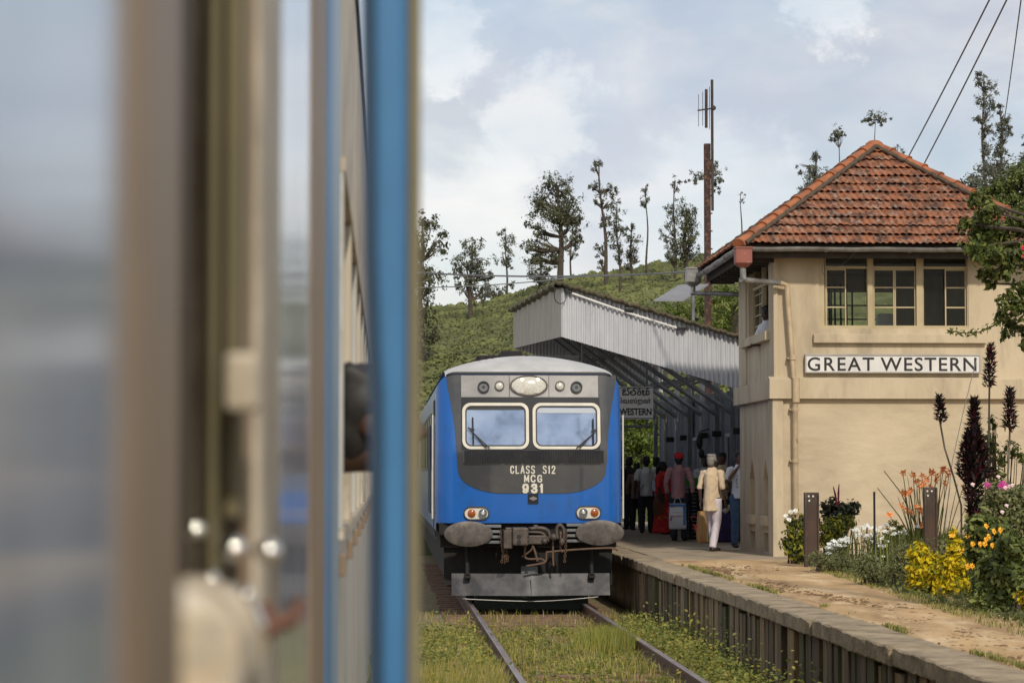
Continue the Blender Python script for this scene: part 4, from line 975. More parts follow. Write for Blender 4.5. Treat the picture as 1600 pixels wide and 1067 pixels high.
def leaves(pos, nrm, size, mats, name, parent=None, origin=None, asp=.5, fold=.25, seed=1, droop=0, mi=None, outward=None):
    """pos (n,3): every leaf is a bent diamond of 4 triangles-pairs lying roughly across nrm"""
    r = np.random.default_rng(seed); n = len(pos)
    nrm = nrm+r.normal(0, .55, (n,3)); nrm /= np.linalg.norm(nrm, axis=1)[:,None]+1e-9
    a = r.normal(0, 1, (n,3)) if outward is None else outward+r.normal(0, .35, (n,3))
    a[:,2] -= droop
    a -= nrm*(a*nrm).sum(1)[:,None]; a /= np.linalg.norm(a, axis=1)[:,None]+1e-9
    b = np.cross(nrm, a); sz = (size*r.uniform(.6, 1.3, n))[:,None] if np.isscalar(size) else (size*r.uniform(.7,1.2,n))[:,None]
    p0 = pos-a*sz*.5; p3 = pos+a*sz*.5; w_ = sz*asp*.5
    p1 = pos+b*w_+nrm*sz*fold*.3-a*sz*.05; p2 = pos-b*w_+nrm*sz*fold*.3-a*sz*.05
    V = np.stack([p0, p1, p3, p2], 1).reshape(-1, 3)
    o = np.array(ORG[parent.name] if parent else (origin if origin is not None else (0,0,0)), float)
    me = bpy.data.meshes.new(name); me.vertices.add(4*n); me.vertices.foreach_set('co', (V-o).ravel())
    I = np.arange(4*n).reshape(n, 4)
    F = np.concatenate([I[:, [0,1,2]], I[:, [0,2,3]]], 1).reshape(-1)
    me.loops.add(6*n); me.loops.foreach_set('vertex_index', F); me.polygons.add(2*n); me.polygons.foreach_set('loop_start', np.arange(2*n)*3)
    for q in mats: me.materials.append(q)
    if mi is None: mi = r.integers(0, len(mats), n)
    me.polygons.foreach_set('material_index', np.repeat(mi, 2).astype(np.int32))
    me.update(calc_edges=True); me.validate()
    ob = bpy.data.objects.new(name, me); COL.objects.link(ob)
    if parent: ob.parent = parent
    else: ob.location = o.tolist()
    ORG[ob.name] = tuple(o); return ob
def clumps(cl, n, seed, rough=.25, shell=.55, sub=9, tuft=.17):
    """cl: list of (centre, radii). points gathered into small tufts inside each ellipsoid; returns points and outward normals"""
    r = np.random.default_rng(seed); P_, N_ = [], []
    vol = np.array([c[1][0]*c[1][1]*c[1][2] for c in cl])**(2/3); k = np.maximum((vol/vol.sum()*n).astype(int), 6)
    for (c, rad), q in zip(cl, k):
        c = np.array(c, float); rad = np.array(rad, float); nt_ = max(q//sub, 1)
        d = r.normal(0, 1, (nt_,3)); d /= np.linalg.norm(d, axis=1)[:,None]; rr = shell+(1-shell)*r.uniform(0, 1, nt_)**.6
        rr *= 1+rough*r.normal(0, 1, nt_)
        t = c+d*rr[:,None]*rad; idx = r.integers(0, nt_, q); s = rad.min()*tuft+rad.max()*.05
        p = t[idx]+r.normal(0, 1, (q,3))*s; nn = (p-c)/rad; nn /= np.linalg.norm(nn, axis=1)[:,None]+1e-9; nn[:,2] += .35
        P_.append(p); N_.append(nn)
    return np.concatenate(P_), np.concatenate(N_)
def tree(label, D, base, lobes, trunk_top, leaf, n, group='tall shade trees on the tea hill', name='tree', mats='far', tr_w=3.5, limbs=True, lean=0, cat='tree', bark='bark', seed=None, rough=.22, shell=.35):
    """base (u,v); lobes [(u, v, ru, rv)] in the photo's own pixels, turned into real crowns at distance D"""
    s = 4000/D; seed = seed if seed is not None else int(base[0]*7+base[1])
    b = P(*base, D); t = thing(name, label, cat, tuple(b), group)
    rr = random.Random(seed); cl = []
    for (u, v, ru, rv) in lobes:
        c = P(u, v, D+rr.uniform(-.5,.5)*ru/s); cl.append((c, (ru/s, (ru+rv)*.5/s, rv/s)))
    tp = P(*trunk_top, D); m = MB(); n_ = 9; pts = []
    for k in range(n_):
        q = k/(n_-1); p = b.lerp(tp, q)+Vector((math.sin(q*5+seed)*.02*(tp-b).length*q*(1-q)*4+lean*q*(1-q), 0, 0)); pts.append(p)
    pts[0] = pts[0]-Vector((0,0,1.5)); rad = [tr_w/s*(1.15-.85*k/(n_-1)) for k in range(n_)]
    m.tube(pts, rad, 8)
    if limbs:
        for (c, rd) in cl:
            c = Vector(c); k = min(range(1, n_), key=lambda i: abs(pts[i].z-(c.z-rd[2]*.8))+.2*abs(pts[i].x-c.x)); p = pts[k]
            for q in range(7):
                e = c+Vector((rr.uniform(-.65,.65)*rd[0], rr.uniform(-.5,.5)*rd[1], rr.uniform(-.3,.75)*rd[2])); mid = p.lerp(e, .5)+Vector((0,0,-.06*(e-p).length))
                m.tube([p, mid, e], [rad[k]*.6, rad[k]*.4, rad[k]*.12], 5)
    m.build('trunk', M[bark], t)
    p, nn = clumps(cl, int(n*1.12), seed, rough*1.25, shell, 24, .10); leaf *= .58
    leaves(p, nn, leaf, LG[mats], 'crown', t, seed=seed, asp=.6)
    return t

# ================================================================== TEA HILL
UR = [500, 640, 700, 800, 880, 960, 1080, 1160, 1300, 1450, 1600, 1900]
HR = [250, 256, 262, 281, 300, 314, 333, 350, 372, 396, 420, 440]
def hillz(x, y):
    x = np.asarray(x, float); y = np.asarray(y, float)
    u = 602+4000*x/np.maximum(y, 1); ridge = np.interp(u, UR, HR); D0, D1 = 74., 262.
    q = np.clip((y-D0)/(D1-D0), 0, 1)
    hh = 40+(ridge-40)*(q**.62)
    z = CZ+y*hh/4000
    zf = CZ+D1*ridge/4000; z = np.where(y > D1, zf-(y-D1)*.06-((y-D1)/80)**2, z)
    edge = np.clip((y-68)/8, 0, 1); z = GZ+(z-GZ)*edge*edge*(3-2*edge)
    return z+.35*fbm(x*.12, y*.08, 3)*np.clip((y-80)/60, 0, 1)
us = np.linspace(300, 2100, 130); yy = np.concatenate([np.linspace(67, 262, 90), np.linspace(268, 420, 20)])
U, Y = np.meshgrid(us, yy); X = (U-602)*Y/4000; Z = hillz(X, Y)-.25; Z[0] = GZ-.1; Z[-1] = GZ-3
m = MB(); m.sheet([[(X[i,j], Y[i,j], Z[i,j]) for j in range(X.shape[1])] for i in range(X.shape[0])])
M['hillsoil'] = mat('hill_soil', (.05,.06,.02), (.08,.085,.03), scale=.3, rough=1)
h = struct(m.build('hill', M['hillsoil'], smooth=True, fixn=False))
# tea bushes: rounded, closely planted mounds, one continuous cover
TU = np.concatenate([np.linspace(300, 588, 90), np.linspace(590, 1260, 520), np.linspace(1263, 2090, 230)])
def tea(us, ys_a, seed):
    U, Y = np.meshgrid(us, ys_a); X = (U-602)*Y/4000; Z = hillz(X, Y)
    cell = 1.15; r = np.random.default_rng(seed)
    tab = r.uniform(-.33, .33, (512, 3))
    best = np.full(X.shape, 9.); hs = np.zeros(X.shape)
    wx = X+.5*fbm(X*.25, Y*.2, 8); wy = Y*.62+.5*fbm(X*.2, Y*.2, 9)
    ix = np.floor(wx/cell).astype(int); iy = np.floor(wy/cell).astype(int)
    for a in (-1,0,1):
        for b in (-1,0,1):
            k = ((ix+a)*73856093 ^ (iy+b)*19349663) & 511
            cx = (ix+a+.5+tab[k,0])*cell; cy = (iy+b+.5+tab[k,1])*cell; d = np.hypot(wx-cx, wy-cy)/cell
            hs = np.where(d < best, tab[k,2], hs); best = np.minimum(d, best)
    bump = (.62+hs*.5)*np.sqrt(np.clip(1-(best/.74)**2, 0, 1)); bump += .07*fbm(X*3.2, Y*2.4, 4)
    path = np.clip(np.abs(np.sin(Y*.055+.4*fbm(X*.05, Y*.04, 12)))*9, 0, 1)
    Z = Z-.4+1.1*bump*(.35+.65*path)*np.clip((Y-72)/6, .2, 1)*(1+.35*fbm(X*.06, Y*.05, 21))
    return X, Y, Z
yy = 72+(266-72)*np.linspace(0, 1, 700)**1.25
M['tea'] = mat('tea_leaves', (.115,.125,.032), (.06,.07,.02), scale=.55, rough=.85, bump=.08, bscale=5, c3=(.155,.165,.045), s3=.11, lo3=.45, hi3=.62, detail=8)
X, Y, Z = tea(TU, yy, 5)
m = MB(); ni, nj = X.shape
me = bpy.data.meshes.new('tea_bushes'); me.vertices.add(ni*nj); me.vertices.foreach_set('co', np.stack([X, Y, Z], -1).ravel())
I = np.arange(ni*nj).reshape(ni, nj); F = np.stack([I[:-1,:-1], I[:-1,1:], I[1:,1:], I[1:,:-1]], -1).reshape(-1)
nf = (ni-1)*(nj-1); me.loops.add(nf*4); me.loops.foreach_set('vertex_index', F); me.polygons.add(nf); me.polygons.foreach_set('loop_start', np.arange(nf)*4)
me.materials.append(M['tea']); me.update(calc_edges=True); me.shade_smooth()
ob = bpy.data.objects.new('tea_bushes', me); COL.objects.link(ob); tag(ob, 'green tea bushes planted closely over the hillside', 'tea bushes', kind='stuff')
# leaf sprays over the mounds break up their outline
r = np.random.default_rng(4); k = 60000; uu = r.uniform(600, 1230, k); q = r.uniform(0, 1, k)**1.3; dd = 76+(264-76)*q; px_ = (uu-602)*dd/4000
iu = np.clip(np.searchsorted(TU, uu), 0, nj-1); iy = np.clip(np.searchsorted(yy, dd), 0, ni-1); pz = Z[iy, iu]
pos = np.stack([X[iy, iu], Y[iy, iu], pz+.04], 1)
M['tl'] = [leafmat('tea_leaf_light', (.11,.125,.03)), leafmat('tea_leaf_dark', (.035,.045,.014)), leafmat('tea_leaf_yellow', (.15,.16,.035))]
ob = leaves(pos, np.tile([0.,-.4,1.], (k,1)), .22, M['tl'], 'tea_leaf_cover', seed=3, asp=.6); tag(ob, 'leafy tips of the tea bushes over the hillside', 'tea leaves', kind='stuff')

# ================================================================== TREES ON THE HILL
H = 'tall shade trees on the tea hill'
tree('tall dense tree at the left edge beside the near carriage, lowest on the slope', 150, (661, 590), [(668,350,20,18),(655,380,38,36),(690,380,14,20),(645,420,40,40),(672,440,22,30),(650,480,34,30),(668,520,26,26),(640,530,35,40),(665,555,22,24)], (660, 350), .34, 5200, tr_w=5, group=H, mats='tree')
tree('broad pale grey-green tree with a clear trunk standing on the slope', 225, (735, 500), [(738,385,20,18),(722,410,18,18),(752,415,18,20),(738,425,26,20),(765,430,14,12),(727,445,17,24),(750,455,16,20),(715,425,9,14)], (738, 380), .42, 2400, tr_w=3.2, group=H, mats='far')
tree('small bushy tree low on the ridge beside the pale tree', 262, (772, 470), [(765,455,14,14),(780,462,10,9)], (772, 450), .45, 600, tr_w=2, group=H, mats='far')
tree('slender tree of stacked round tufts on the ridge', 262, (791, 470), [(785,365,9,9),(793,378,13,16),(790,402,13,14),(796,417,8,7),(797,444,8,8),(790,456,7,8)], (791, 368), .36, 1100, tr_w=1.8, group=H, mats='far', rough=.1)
tree('largest tree on the hill with a wide spreading crown over a thick trunk', 245, (876, 452), [(862,290,18,20),(880,300,20,22),(850,318,26,24),(888,325,22,24),(866,336,34,24),(900,345,13,12),(836,360,16,16),(845,385,26,20),(828,388,13,12),(882,350,22,16),(900,375,14,12),(838,408,22,16),(866,405,14,16)], (872, 290), .42, 6800, tr_w=5, group=H, mats='tree')
tree('small dark bushy tree beneath the largest crown', 258, (843, 462), [(838,428,17,14),(850,438,16,14),(855,420,12,12)], (845, 420), .45, 900, tr_w=2.5, group=H, mats='far')
tree('thin tree half hidden just right of the largest trunk', 258, (893, 450), [(893,345,13,13),(890,372,16,14),(906,362,10,8),(893,395,11,12),(898,330,9,9)], (893, 340), .36, 900, tr_w=1.6, group=H, mats='far')
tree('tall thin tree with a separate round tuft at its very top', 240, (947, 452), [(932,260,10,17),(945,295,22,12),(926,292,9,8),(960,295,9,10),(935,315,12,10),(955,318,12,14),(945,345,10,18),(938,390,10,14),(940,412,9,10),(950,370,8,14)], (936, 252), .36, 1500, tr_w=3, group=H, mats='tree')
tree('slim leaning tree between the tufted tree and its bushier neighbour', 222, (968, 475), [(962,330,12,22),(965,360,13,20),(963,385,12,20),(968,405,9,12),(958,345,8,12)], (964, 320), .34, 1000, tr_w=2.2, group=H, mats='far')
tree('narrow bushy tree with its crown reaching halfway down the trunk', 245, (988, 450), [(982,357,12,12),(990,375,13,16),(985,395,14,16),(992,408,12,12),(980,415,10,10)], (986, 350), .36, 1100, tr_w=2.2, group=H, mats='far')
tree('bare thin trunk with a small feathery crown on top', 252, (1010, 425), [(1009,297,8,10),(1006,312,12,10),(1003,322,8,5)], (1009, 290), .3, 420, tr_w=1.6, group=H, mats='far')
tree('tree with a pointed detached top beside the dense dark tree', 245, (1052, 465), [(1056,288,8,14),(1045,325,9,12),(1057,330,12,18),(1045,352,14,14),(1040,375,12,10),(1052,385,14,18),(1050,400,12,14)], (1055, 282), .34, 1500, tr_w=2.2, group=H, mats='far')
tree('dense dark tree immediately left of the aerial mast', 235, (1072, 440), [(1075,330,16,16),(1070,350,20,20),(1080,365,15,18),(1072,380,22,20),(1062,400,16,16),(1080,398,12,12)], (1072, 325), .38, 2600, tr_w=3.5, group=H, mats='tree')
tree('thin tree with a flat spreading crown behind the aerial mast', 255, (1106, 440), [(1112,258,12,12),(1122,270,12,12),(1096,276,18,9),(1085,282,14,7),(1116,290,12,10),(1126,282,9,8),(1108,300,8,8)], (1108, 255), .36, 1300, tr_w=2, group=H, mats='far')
tree('small nearly bare sapling above the left roof slope', 230, (1157, 420), [(1155,305,7,5),(1164,308,6,5),(1157,318,6,7)], (1157, 303), .22, 120, tr_w=1.6, group=H, mats='far')
tree('dark cone-shaped tree behind the left roof hip', 250, (1268, 420), [(1275,242,9,14),(1270,262,15,16),(1278,278,18,16),(1262,285,16,16),(1250,262,8,9),(1290,285,12,16),(1272,300,26,16)], (1274, 236), .38, 2000, tr_w=3, group='trees behind the roof', mats='far')
tree('slim tree with a small round crown left of the roof peak', 250, (1312, 420), [(1307,208,12,10),(1302,218,11,7),(1314,213,8,7)], (1309, 205), .32, 520, tr_w=1.7, group='trees behind the roof', mats='tree')
tree('umbrella-shaped tree rising exactly over the roof peak', 255, (1370, 420), [(1366,183,17,9),(1355,186,11,7),(1378,187,11,7),(1366,193,16,5)], (1368, 188), .32, 800, tr_w=1.7, group='trees behind the roof', mats='tree')
tree('twiggy bush showing just right of the roof peak', 240, (1402, 420), [(1402,232,12,8),(1412,237,8,5),(1345,238,6,8)], (1402, 225), .28, 130, tr_w=1.4, group='trees behind the roof', mats='far')
tree('tall ragged columnar tree at the upper right', 200, (1541, 330), [(1532,124,12,14),(1546,140,13,16),(1536,155,14,16),(1550,170,12,16),(1530,185,10,12),(1543,200,13,16),(1540,235,11,20),(1548,262,12,16)], (1537, 115), .3, 2400, tr_w=2.6, group='trees behind the roof', mats='far')
tree('shorter columnar tree joined to the right of the tall ragged one', 200, (1562, 330), [(1563,172,8,12),(1572,185,9,12),(1562,200,12,18),(1572,215,10,14),(1560,235,14,20),(1576,200,7,10),(1558,262,16,16)], (1563, 165), .3, 2200, tr_w=2.6, group='trees behind the roof', mats='far')
tree('dark small tree crown at the right edge of the sky', 200, (1606, 330), [(1604,228,8,14),(1600,250,12,14),(1610,240,10,20)], (1605, 215), .32, 700, tr_w=2, group='trees behind the roof', mats='tree')
tree('grey rounded wood edge below the columnar trees', 170, (1560, 420), [(1520,285,22,16),(1545,275,28,22),(1580,272,30,26),(1606,265,24,26),(1550,310,46,30)], (1560, 280), .4, 3600, tr_w=3, group='trees behind the roof', mats='far')
tree('bright leafy tree rising behind the right roof slope', 90, (1590, 470), [(1560,290,18,14),(1582,282,22,20),(1604,285,24,28),(1570,310,30,18),(1604,320,30,26),(1540,296,14,10),(1620,345,30,26)], (1590, 300), .2, 6000, tr_w=6, group='trees behind the roof', mats='shrub', shell=.6)
# nearer greenery behind the canopy and the far platform end
tree('bright lime bush behind the platform wall, below the roof corner', 70, (1112, 560), [(1060,490,24,20),(1100,480,24,22),(1135,470,28,24),(1120,505,40,26),(1160,500,24,28),(1075,520,30,20)], (1112, 480), .16, 5200, tr_w=3, group='bright bushes beyond the platform', mats='bright', name='bush', cat='bush', shell=.7)
tree('tall bright green bush seen past the end of the platform', 72, (1000, 790), [(985,640,26,26),(1010,640,22,26),(975,690,26,34),(1005,690,28,34),(990,740,34,34),(1025,730,26,36),(960,740,24,36),(1000,610,20,16)], (1000, 640), .17, 6500, tr_w=3, group='bright bushes beyond the platform', mats='bright', name='bush', cat='bush', shell=.6)
# palm fronds behind the canopy
pt = thing('palm', 'small palm with drooping fronds between the mast and the building', 'palm', tuple(P(1148, 600, 62)))
pb = P(1148, 600, 62); ptp = P(1150, 480, 62); m = MB(); m.tube([pb-Vector((0,0,1)), pb.lerp(ptp, .5), ptp], [.1, .08, .07], 8); m.build('trunk', M['bark'], pt)
fp, fnn, fo = [], [], []
r = np.random.default_rng(12)
for a in np.linspace(0, 2*PI, 13)[:-1]:
    ln = r.uniform(.8, 1.25); d = np.array([math.cos(a), math.sin(a), 0])
    for q in np.linspace(.1, 1, 26):
        c = np.array(ptp)+d*ln*q+np.array([0,0,.65*ln*q-1.25*ln*q*q])
        for sg in (-1, 1):
            sd_ = np.cross(d, [0,0,1])*sg; fp.append(c+sd_*.09*(1.2-q)-np.array([0,0,.03])); fnn.append([0,0,1]); fo.append(sd_+d*.4-np.array([0,0,.5]))
leaves(np.array(fp), np.array(fnn, float), .24, LG['shrub'], 'frond', pt, asp=.16, seed=8, outward=np.array(fo))

# ================================================================== MAST, SOLAR LAMP, WIRES
mt_ = thing('aerial_mast', 'rusty square mast carrying a yagi aerial on a thin pipe', 'mast', tuple(P(1107, 745, 60)))
p0, p1 = P(1107, 760, 60), P(1107, 225, 60); m = MB(); m.bbox(p0.x-.075, p0.x+.075, 59.93, 60.07, GZ-.1, p1.z, .01)
m.build('post', M['rust'], mt_)
for k in range(18): m = MB(); zz = p1.z-.4-k*.42; m.tube([(p0.x+.06, 59.92, zz), (p0.x+.11, 59.92, zz)], .018, 5); m.build('step_bolt', M['rust'], mt_)
q0, q1 = P(1112.5, 330, 60), P(1112.5, 126, 60); m = MB(); m.tube([(q0.x, 59.9, q0.z), (q0.x, 59.9, q1.z)], .033, 8); m.build('pipe', M['darkwood'], mt_)
m = MB()
for u, va, vb, r_ in ((1091.5, 148, 198, .007), (1098, 144, 197, .008), (1103.5, 140, 200, .038), (1108.5, 136, 202, .008)):
    m.tube([P(u, va, 59.88), P(u, vb, 59.88)], r_, 6)
m.tube([P(1090, 173, 59.88), P(1118, 169, 59.88)], .02, 6); m.ell(P(1115, 169, 59.88), (.06,.05,.06), 8, 6); m.build('aerial', M['darkwood'], mt_)
so = thing('solar_lamp', 'tilted solar panel on a thin pole behind the canopy roof', 'solar panel', tuple(P(1083, 745, 58)))
m = MB(); a = [P(1022, 471, 58), P(1068, 471, 58.0), P(1107, 446, 58.9), P(1062, 447, 58.9)]; m.prism([Vector(q) for q in a], (0,0,.035)); m.build('panel', mat('solar_cells', (.16,.165,.18), (.2,.2,.22), rough=.4), so)
m = MB(); q = P(1083, 460, 58.3); m.tube([(q.x, q.y, GZ-.1), (q.x, q.y, q.z)], .035, 8); m.build('pole', M['steelgrey'], so)
def wire(pts, r_, label, cat='wire', grp=None, name='overhead_wire', mt='steelgrey'):
    m = MB(); m.tube(pts, r_, 5); o = m.build(name, M[mt], origin=pts[0]); tag(o, label, cat, grp); return o
def sag(a, b, s, n=14): return [a.lerp(b, k/n)-Vector((0,0,s*4*(k/n)*(1-k/n))) for k in range(n+1)]
wire(sag(P(330, 380, 66), P(1092, 424, 46), .38), .018, 'pale overhead wire running from the left carriage to the roof corner, the upper of two', grp='overhead wires')
wire(sag(P(330, 430, 66), P(900, 433, 66), .3), .015, 'dark overhead wire crossing the hill on the left, the lower of two', grp='overhead wires')
def tpole(p, label):
    t = thing('telegraph_pole', label, 'pole', (p.x, p.y, GZ), 'telegraph poles'); m = MB(); m.tube([(p.x, p.y, GZ-.2), (p.x, p.y, p.z+.35)], [.13, .09], 10); m.build('pole', M['darkwood'], t)
    m = MB(); m.bbox(p.x-.6, p.x+.6, p.y-.05, p.y+.05, p.z-.14, p.z-.04, .01); m.build('cross_arm', M['darkwood'], t)
ext = lambda a, b, k: a+(b-a)*k
W1, W2, W3 = [(ext(P(*a), P(*b), -.15), ext(P(*a), P(*b), k)) for a, b, k in (((1421,240,50), (1548,-14,38), 1.9), ((1444,254,50), (1575,-14,38), 1.9), ((1571,175,70), (1596,-14,45), 1.9))]
tpole((W1[1]+W2[1])/2, 'tall telegraph pole beyond the right edge carrying the two steep wires'); tpole(W3[1], 'telegraph pole beyond the right edge carrying the single upright wire')
tpole(P(330, 380, 66), 'telegraph pole hidden behind the near carriages carrying the hill wires')
wire(sag(*W1, .1), .014, 'overhead wire rising steeply from just right of the roof peak', grp='wires above the roof')
wire(sag(*W2, .1), .014, 'overhead wire rising steeply farther right of the roof peak', grp='wires above the roof')
wire(sag(*W3, .1), .014, 'nearly upright overhead wire at the right edge over the columnar trees', grp='wires above the roof')
wire([P(1526, 560, 38.6), P(1506, 640, 38.4), P(1488, 720, 38.2), P(1476, 830, 38.0)], .006, 'thin guy wire slanting down in front of the name board', name='guy_wire')
# ================================================================== OUR OWN TRAIN (left, very near)
OX = -.1                           # lateral position of its side
M['ownblue'] = mat('steel_blue_sky_patches', (.42,.54,.72), (.20,.30,.47), scale=2.2, rough=.35, coat=1, bump=.004, bscale=2.5, lo=.4, hi=.6, detail=3)  # pale and deeper blue patches paint sky reflections into the coach side
M['ownblue'].node_tree.nodes['Principled BSDF'].inputs['Coat Roughness'].default_value = .12
M['owncream'] = mat('aged_cream_paint', (.55,.48,.37), (.45,.385,.29), scale=3, rough=.5, c3=(.17,.13,.09), s3=3)
M['ownbrown'] = mat('brown_frame_paint', (.24,.17,.11), (.17,.12,.075), scale=3, rough=.5)
M['ownolive'] = mat('olive_shutter', (.15,.125,.06), (.10,.085,.04), scale=3, rough=.6)
M['ownwhite'] = mat('grey_white_panel', (.50,.49,.46), (.40,.39,.36), scale=2, rough=.45, c3=(.28,.25,.2), s3=3)
M['lightblue'] = mat('light_blue_paint', (.22,.34,.46), (.18,.30,.42), scale=3, rough=.4)
M['doorblue'] = mat('door_blue', (.05,.19,.40), (.04,.155,.33), scale=3, rough=.4)
def D_(u): return (-OX)*4000/(602-u)
ca = thing('passenger_coach', 'blurred nearest carriage with a steel blue side and an open window at the left', 'train', (OX-1.4, 0, 0))
ZF, ZTOP = 1.05, 3.5
def wall(parent, y0, y1, z0, z1, mt, nm='side_panel', x=OX, th=.05): m = MB(); m.box(x-th, x, y0, y1, z0, z1); return m.build(nm, mt, parent)
def shell(parent, y0, y1, zl=.85):
    m = MB(); m.bbox(OX-2.8, OX-2.72, y0, y1, zl, ZTOP, .02); m.build('far_side', M['ownblue'], parent)
    m = MB(); m.box(OX-2.71, OX-.06, y0+.06, y1-.06, ZF-.1, ZF); m.build('floor', M['darkwood'], parent)
    m = MB(); rows = [[(OX-1.4+1.41*math.sin(t), y, ZTOP+.38*math.cos(t)-.02) for t in np.linspace(-PI/2, PI/2, 22)] for y in (y0, y1)]; m.sheet(rows, thick=(0,0,.03)); m.build('roof', M['steelgrey'], parent)
    for y in (y0, y1-.05): m = MB(); m.box(OX-2.7, OX-.06, y, y+.05, zl, ZTOP); m.build('end_wall', M['ownbrown'], parent)
    m = MB(); m.bbox(OX-2.5, OX-.3, y0+.3, y1-.3, .3, .94, .03); m.build('underframe', M['under'], parent)
shell(ca, -8, D_(509))
wall(ca, -7.95, D_(190), .85, ZTOP, M['ownblue'])
a, b = D_(190), D_(268); m = MB(); m.bbox(OX-.05, OX+.008, a+.002, b, .85, ZTOP, .028); m.build('window_frame', M['ownbrown'], ca)
w0, w1 = D_(268), D_(400); ZSI = 1.84
wall(ca, w0+.002, w1, .85, ZSI-.002, M['ownbrown']); wall(ca, w0+.002, w1, 2.75, ZTOP, M['ownbrown'])
# window reveal: shutters stacked behind one another
for k, (ua, ub, yf, mt) in enumerate(((317, 327, 1.93, 'ownbrown'), (327, 341, 1.86, 'ownolive'), (342, 352, 1.95, 'darkwood'), (353, 376, 1.88, 'ownolive'), (377, 392, 1.945, 'ownbrown'))):
    m = MB(); m.box(-(602-ua)*yf/4000, -(602-ub)*yf/4000, yf, w1-.004, ZSI+(.1 if k == 3 else 0), 2.75); m.build('shutter', M[mt], ca)
mk_ = mat('polished_knob', (.9,.88,.82), rough=.12, metal=1)
for uu_, vv_, dd_, rr_ in ((305,828,1.86,.008),(365,858,1.84,.009),(420,862,1.84,.009),(330,905,1.82,.006),(385,930,1.8,.006),(322,1005,1.8,.007)):
    c = P(uu_, vv_, dd_); m = MB(); m.ell(c, (rr_, rr_, rr_), 14, 9); m.tube([c, c+Vector((-.012, .05, 0))], .003, 6); m.build('glint_knob', mk_, ca, smooth=True)  # shiny balls added only to catch the sun as blurred bright spots
m = MB(); m.bbox(-.113, -.089, 1.80, 1.86, 2.015, 2.056, .005); m.build('shutter_catch', M['owncream'], ca)
m = MB(); m.bbox(OX-.25, OX+.004, w0, w1-.003, ZSI-.03, ZSI, .008); m.build('window_sill', M['owncream'], ca)
a, b = D_(400), D_(432); m = MB(); m.bbox(OX-.05, OX+.004, a+.002, b, .85, ZTOP, .01); m.build('window_frame', M['owncream'], ca)
wall(ca, D_(432)+.003, D_(489), .85, ZTOP, M['ownblue'], x=OX-.004)
a, b = D_(489), D_(509); m = MB(); m.bbox(OX-.05, OX-.0, a+.003, b-.003, .85, ZTOP, .01); m.build('door_pillar', M['ownbrown'], ca)
# grab rail beside the next door: blue bar with an olive rubber strip, on stand-offs above and below
gr = thing('grab_rail', 'blurred blue upright grab rail with an olive strip in front of the carriages', 'handrail', (0, 2.3, 1.0))
x0, x1, x2 = P(574, 500, 2.3).x, P(636, 500, 2.3).x, P(657, 500, 2.3).x
m = MB(); rows = []
for z in (1.15, P(600,620,2.3).z, P(600,540,2.3).z, P(600,400,2.3).z, 3.2):
    ub_ = 583 if z < P(600,600,2.3).z else (578 if z < P(600,500,2.3).z else 573-(z-P(600,400,2.3).z)*75); ub_ = max(ub_, 555); xz = P(ub_, 500, 2.3).x
    rows.append([(xz-.004, 2.39, z), (xz-.003, 2.35, z), (xz+.004, 2.30, z), (xz+.010, 2.282, z), (x1-.006, 2.28, z), (x1-.001, 2.284, z), (x1, 2.30, z), (x1, 2.38, z), (xz-.004, 2.39, z)])
m.sheet(rows); m.build('bar', M['doorblue'], gr, smooth=50)
m = MB(); m.bbox(x1+.0005, x2, 2.29, 2.36, 1.15, 3.2, .004); m.build('rubber_strip', mat('olive_rubber', (.22,.195,.115), (.17,.15,.09), rough=.7), gr)
for z in (1.25, 3.1): m = MB(); m.box(OX, x0, 2.31, 2.37, z-.03, z+.03); m.build('stand_off', M['doorblue'], gr)
# second coach
cb = thing('passenger_coach', 'next carriage along with white lower panels and a row of cream window frames', 'train', (OX-1.4, 5, 0))
y0 = D_(512); shell(cb, y0, 24)
wall(cb, y0+.003, D_(520), .85, ZTOP, M['doorblue'], 'door_edge'); wall(cb, D_(520)+.002, D_(530), .85, ZTOP, M['lightblue'], 'door_edge')
yy0 = D_(530)+.002
wall(cb, yy0, 24, .85, 1.83, M['ownwhite'], 'lower_panel'); wall(cb, yy0, 24, 2.66, ZTOP, M['owncream'], 'upper_panel')
m = MB(); m.box(OX-.05, OX+.012, yy0, 24, 2.63, 2.66); m.box(OX-.05, OX+.01, yy0, 24, 1.831, 1.85); m.build('waist_rail', M['owncream'], cb)
ends = [yy0]; wins = []
y = yy0
for k in range(13):
    p = .22 if k else .12; m = MB(); m.bbox(OX-.05, OX+.008, y+.001, y+p, 1.851, 2.629, .004); m.build('window_pillar', M['owncream'] if k % 2 else M['ownwhite'], cb)
    wy0, wy1 = y+p, y+p+1.05
    m = MB(); m.box(OX-.04, OX-.01, wy0+.001, wy1-.001, 1.851, 1.89); m.box(OX-.04, OX-.01, wy0+.001, wy1-.001, 2.6, 2.629); m.box(OX-.04, OX-.012, (wy0+wy1)/2-.02, (wy0+wy1)/2+.02, 1.89, 2.6); wn = m.build('window', M['ownbrown'], cb)
    m = MB(); m.box(OX-.034, OX-.028, (wy0+wy1)/2+.02, wy1-.002, 2.15, 2.6); m.build('pane', M['blackg'], wn)
    m = MB(); m.bbox(OX-.0, OX+.014, y+.03, y+.12, 1.75, 1.80, .004); m.build('window_bolt', M['ownbrown'], cb)
    y = wy1
# seat backs inside
def seatback(parent, y):
    m = MB(); m.bbox(OX-1.2, OX-.12, y, y+.12, ZF+.42, ZF+1.15, .03); m.build('seat_back', M['ownbrown'], parent)
    m = MB(); m.bbox(OX-1.2, OX-.12, y-.45, y, ZF+.3, ZF+.44, .03); m.build('seat_cushion', M['ownbrown'], parent)
for y in (-5, -3, -1.2, 3.4): seatback(ca, y)
for y in np.arange(7.2, 23, 1.9): seatback(cb, y)
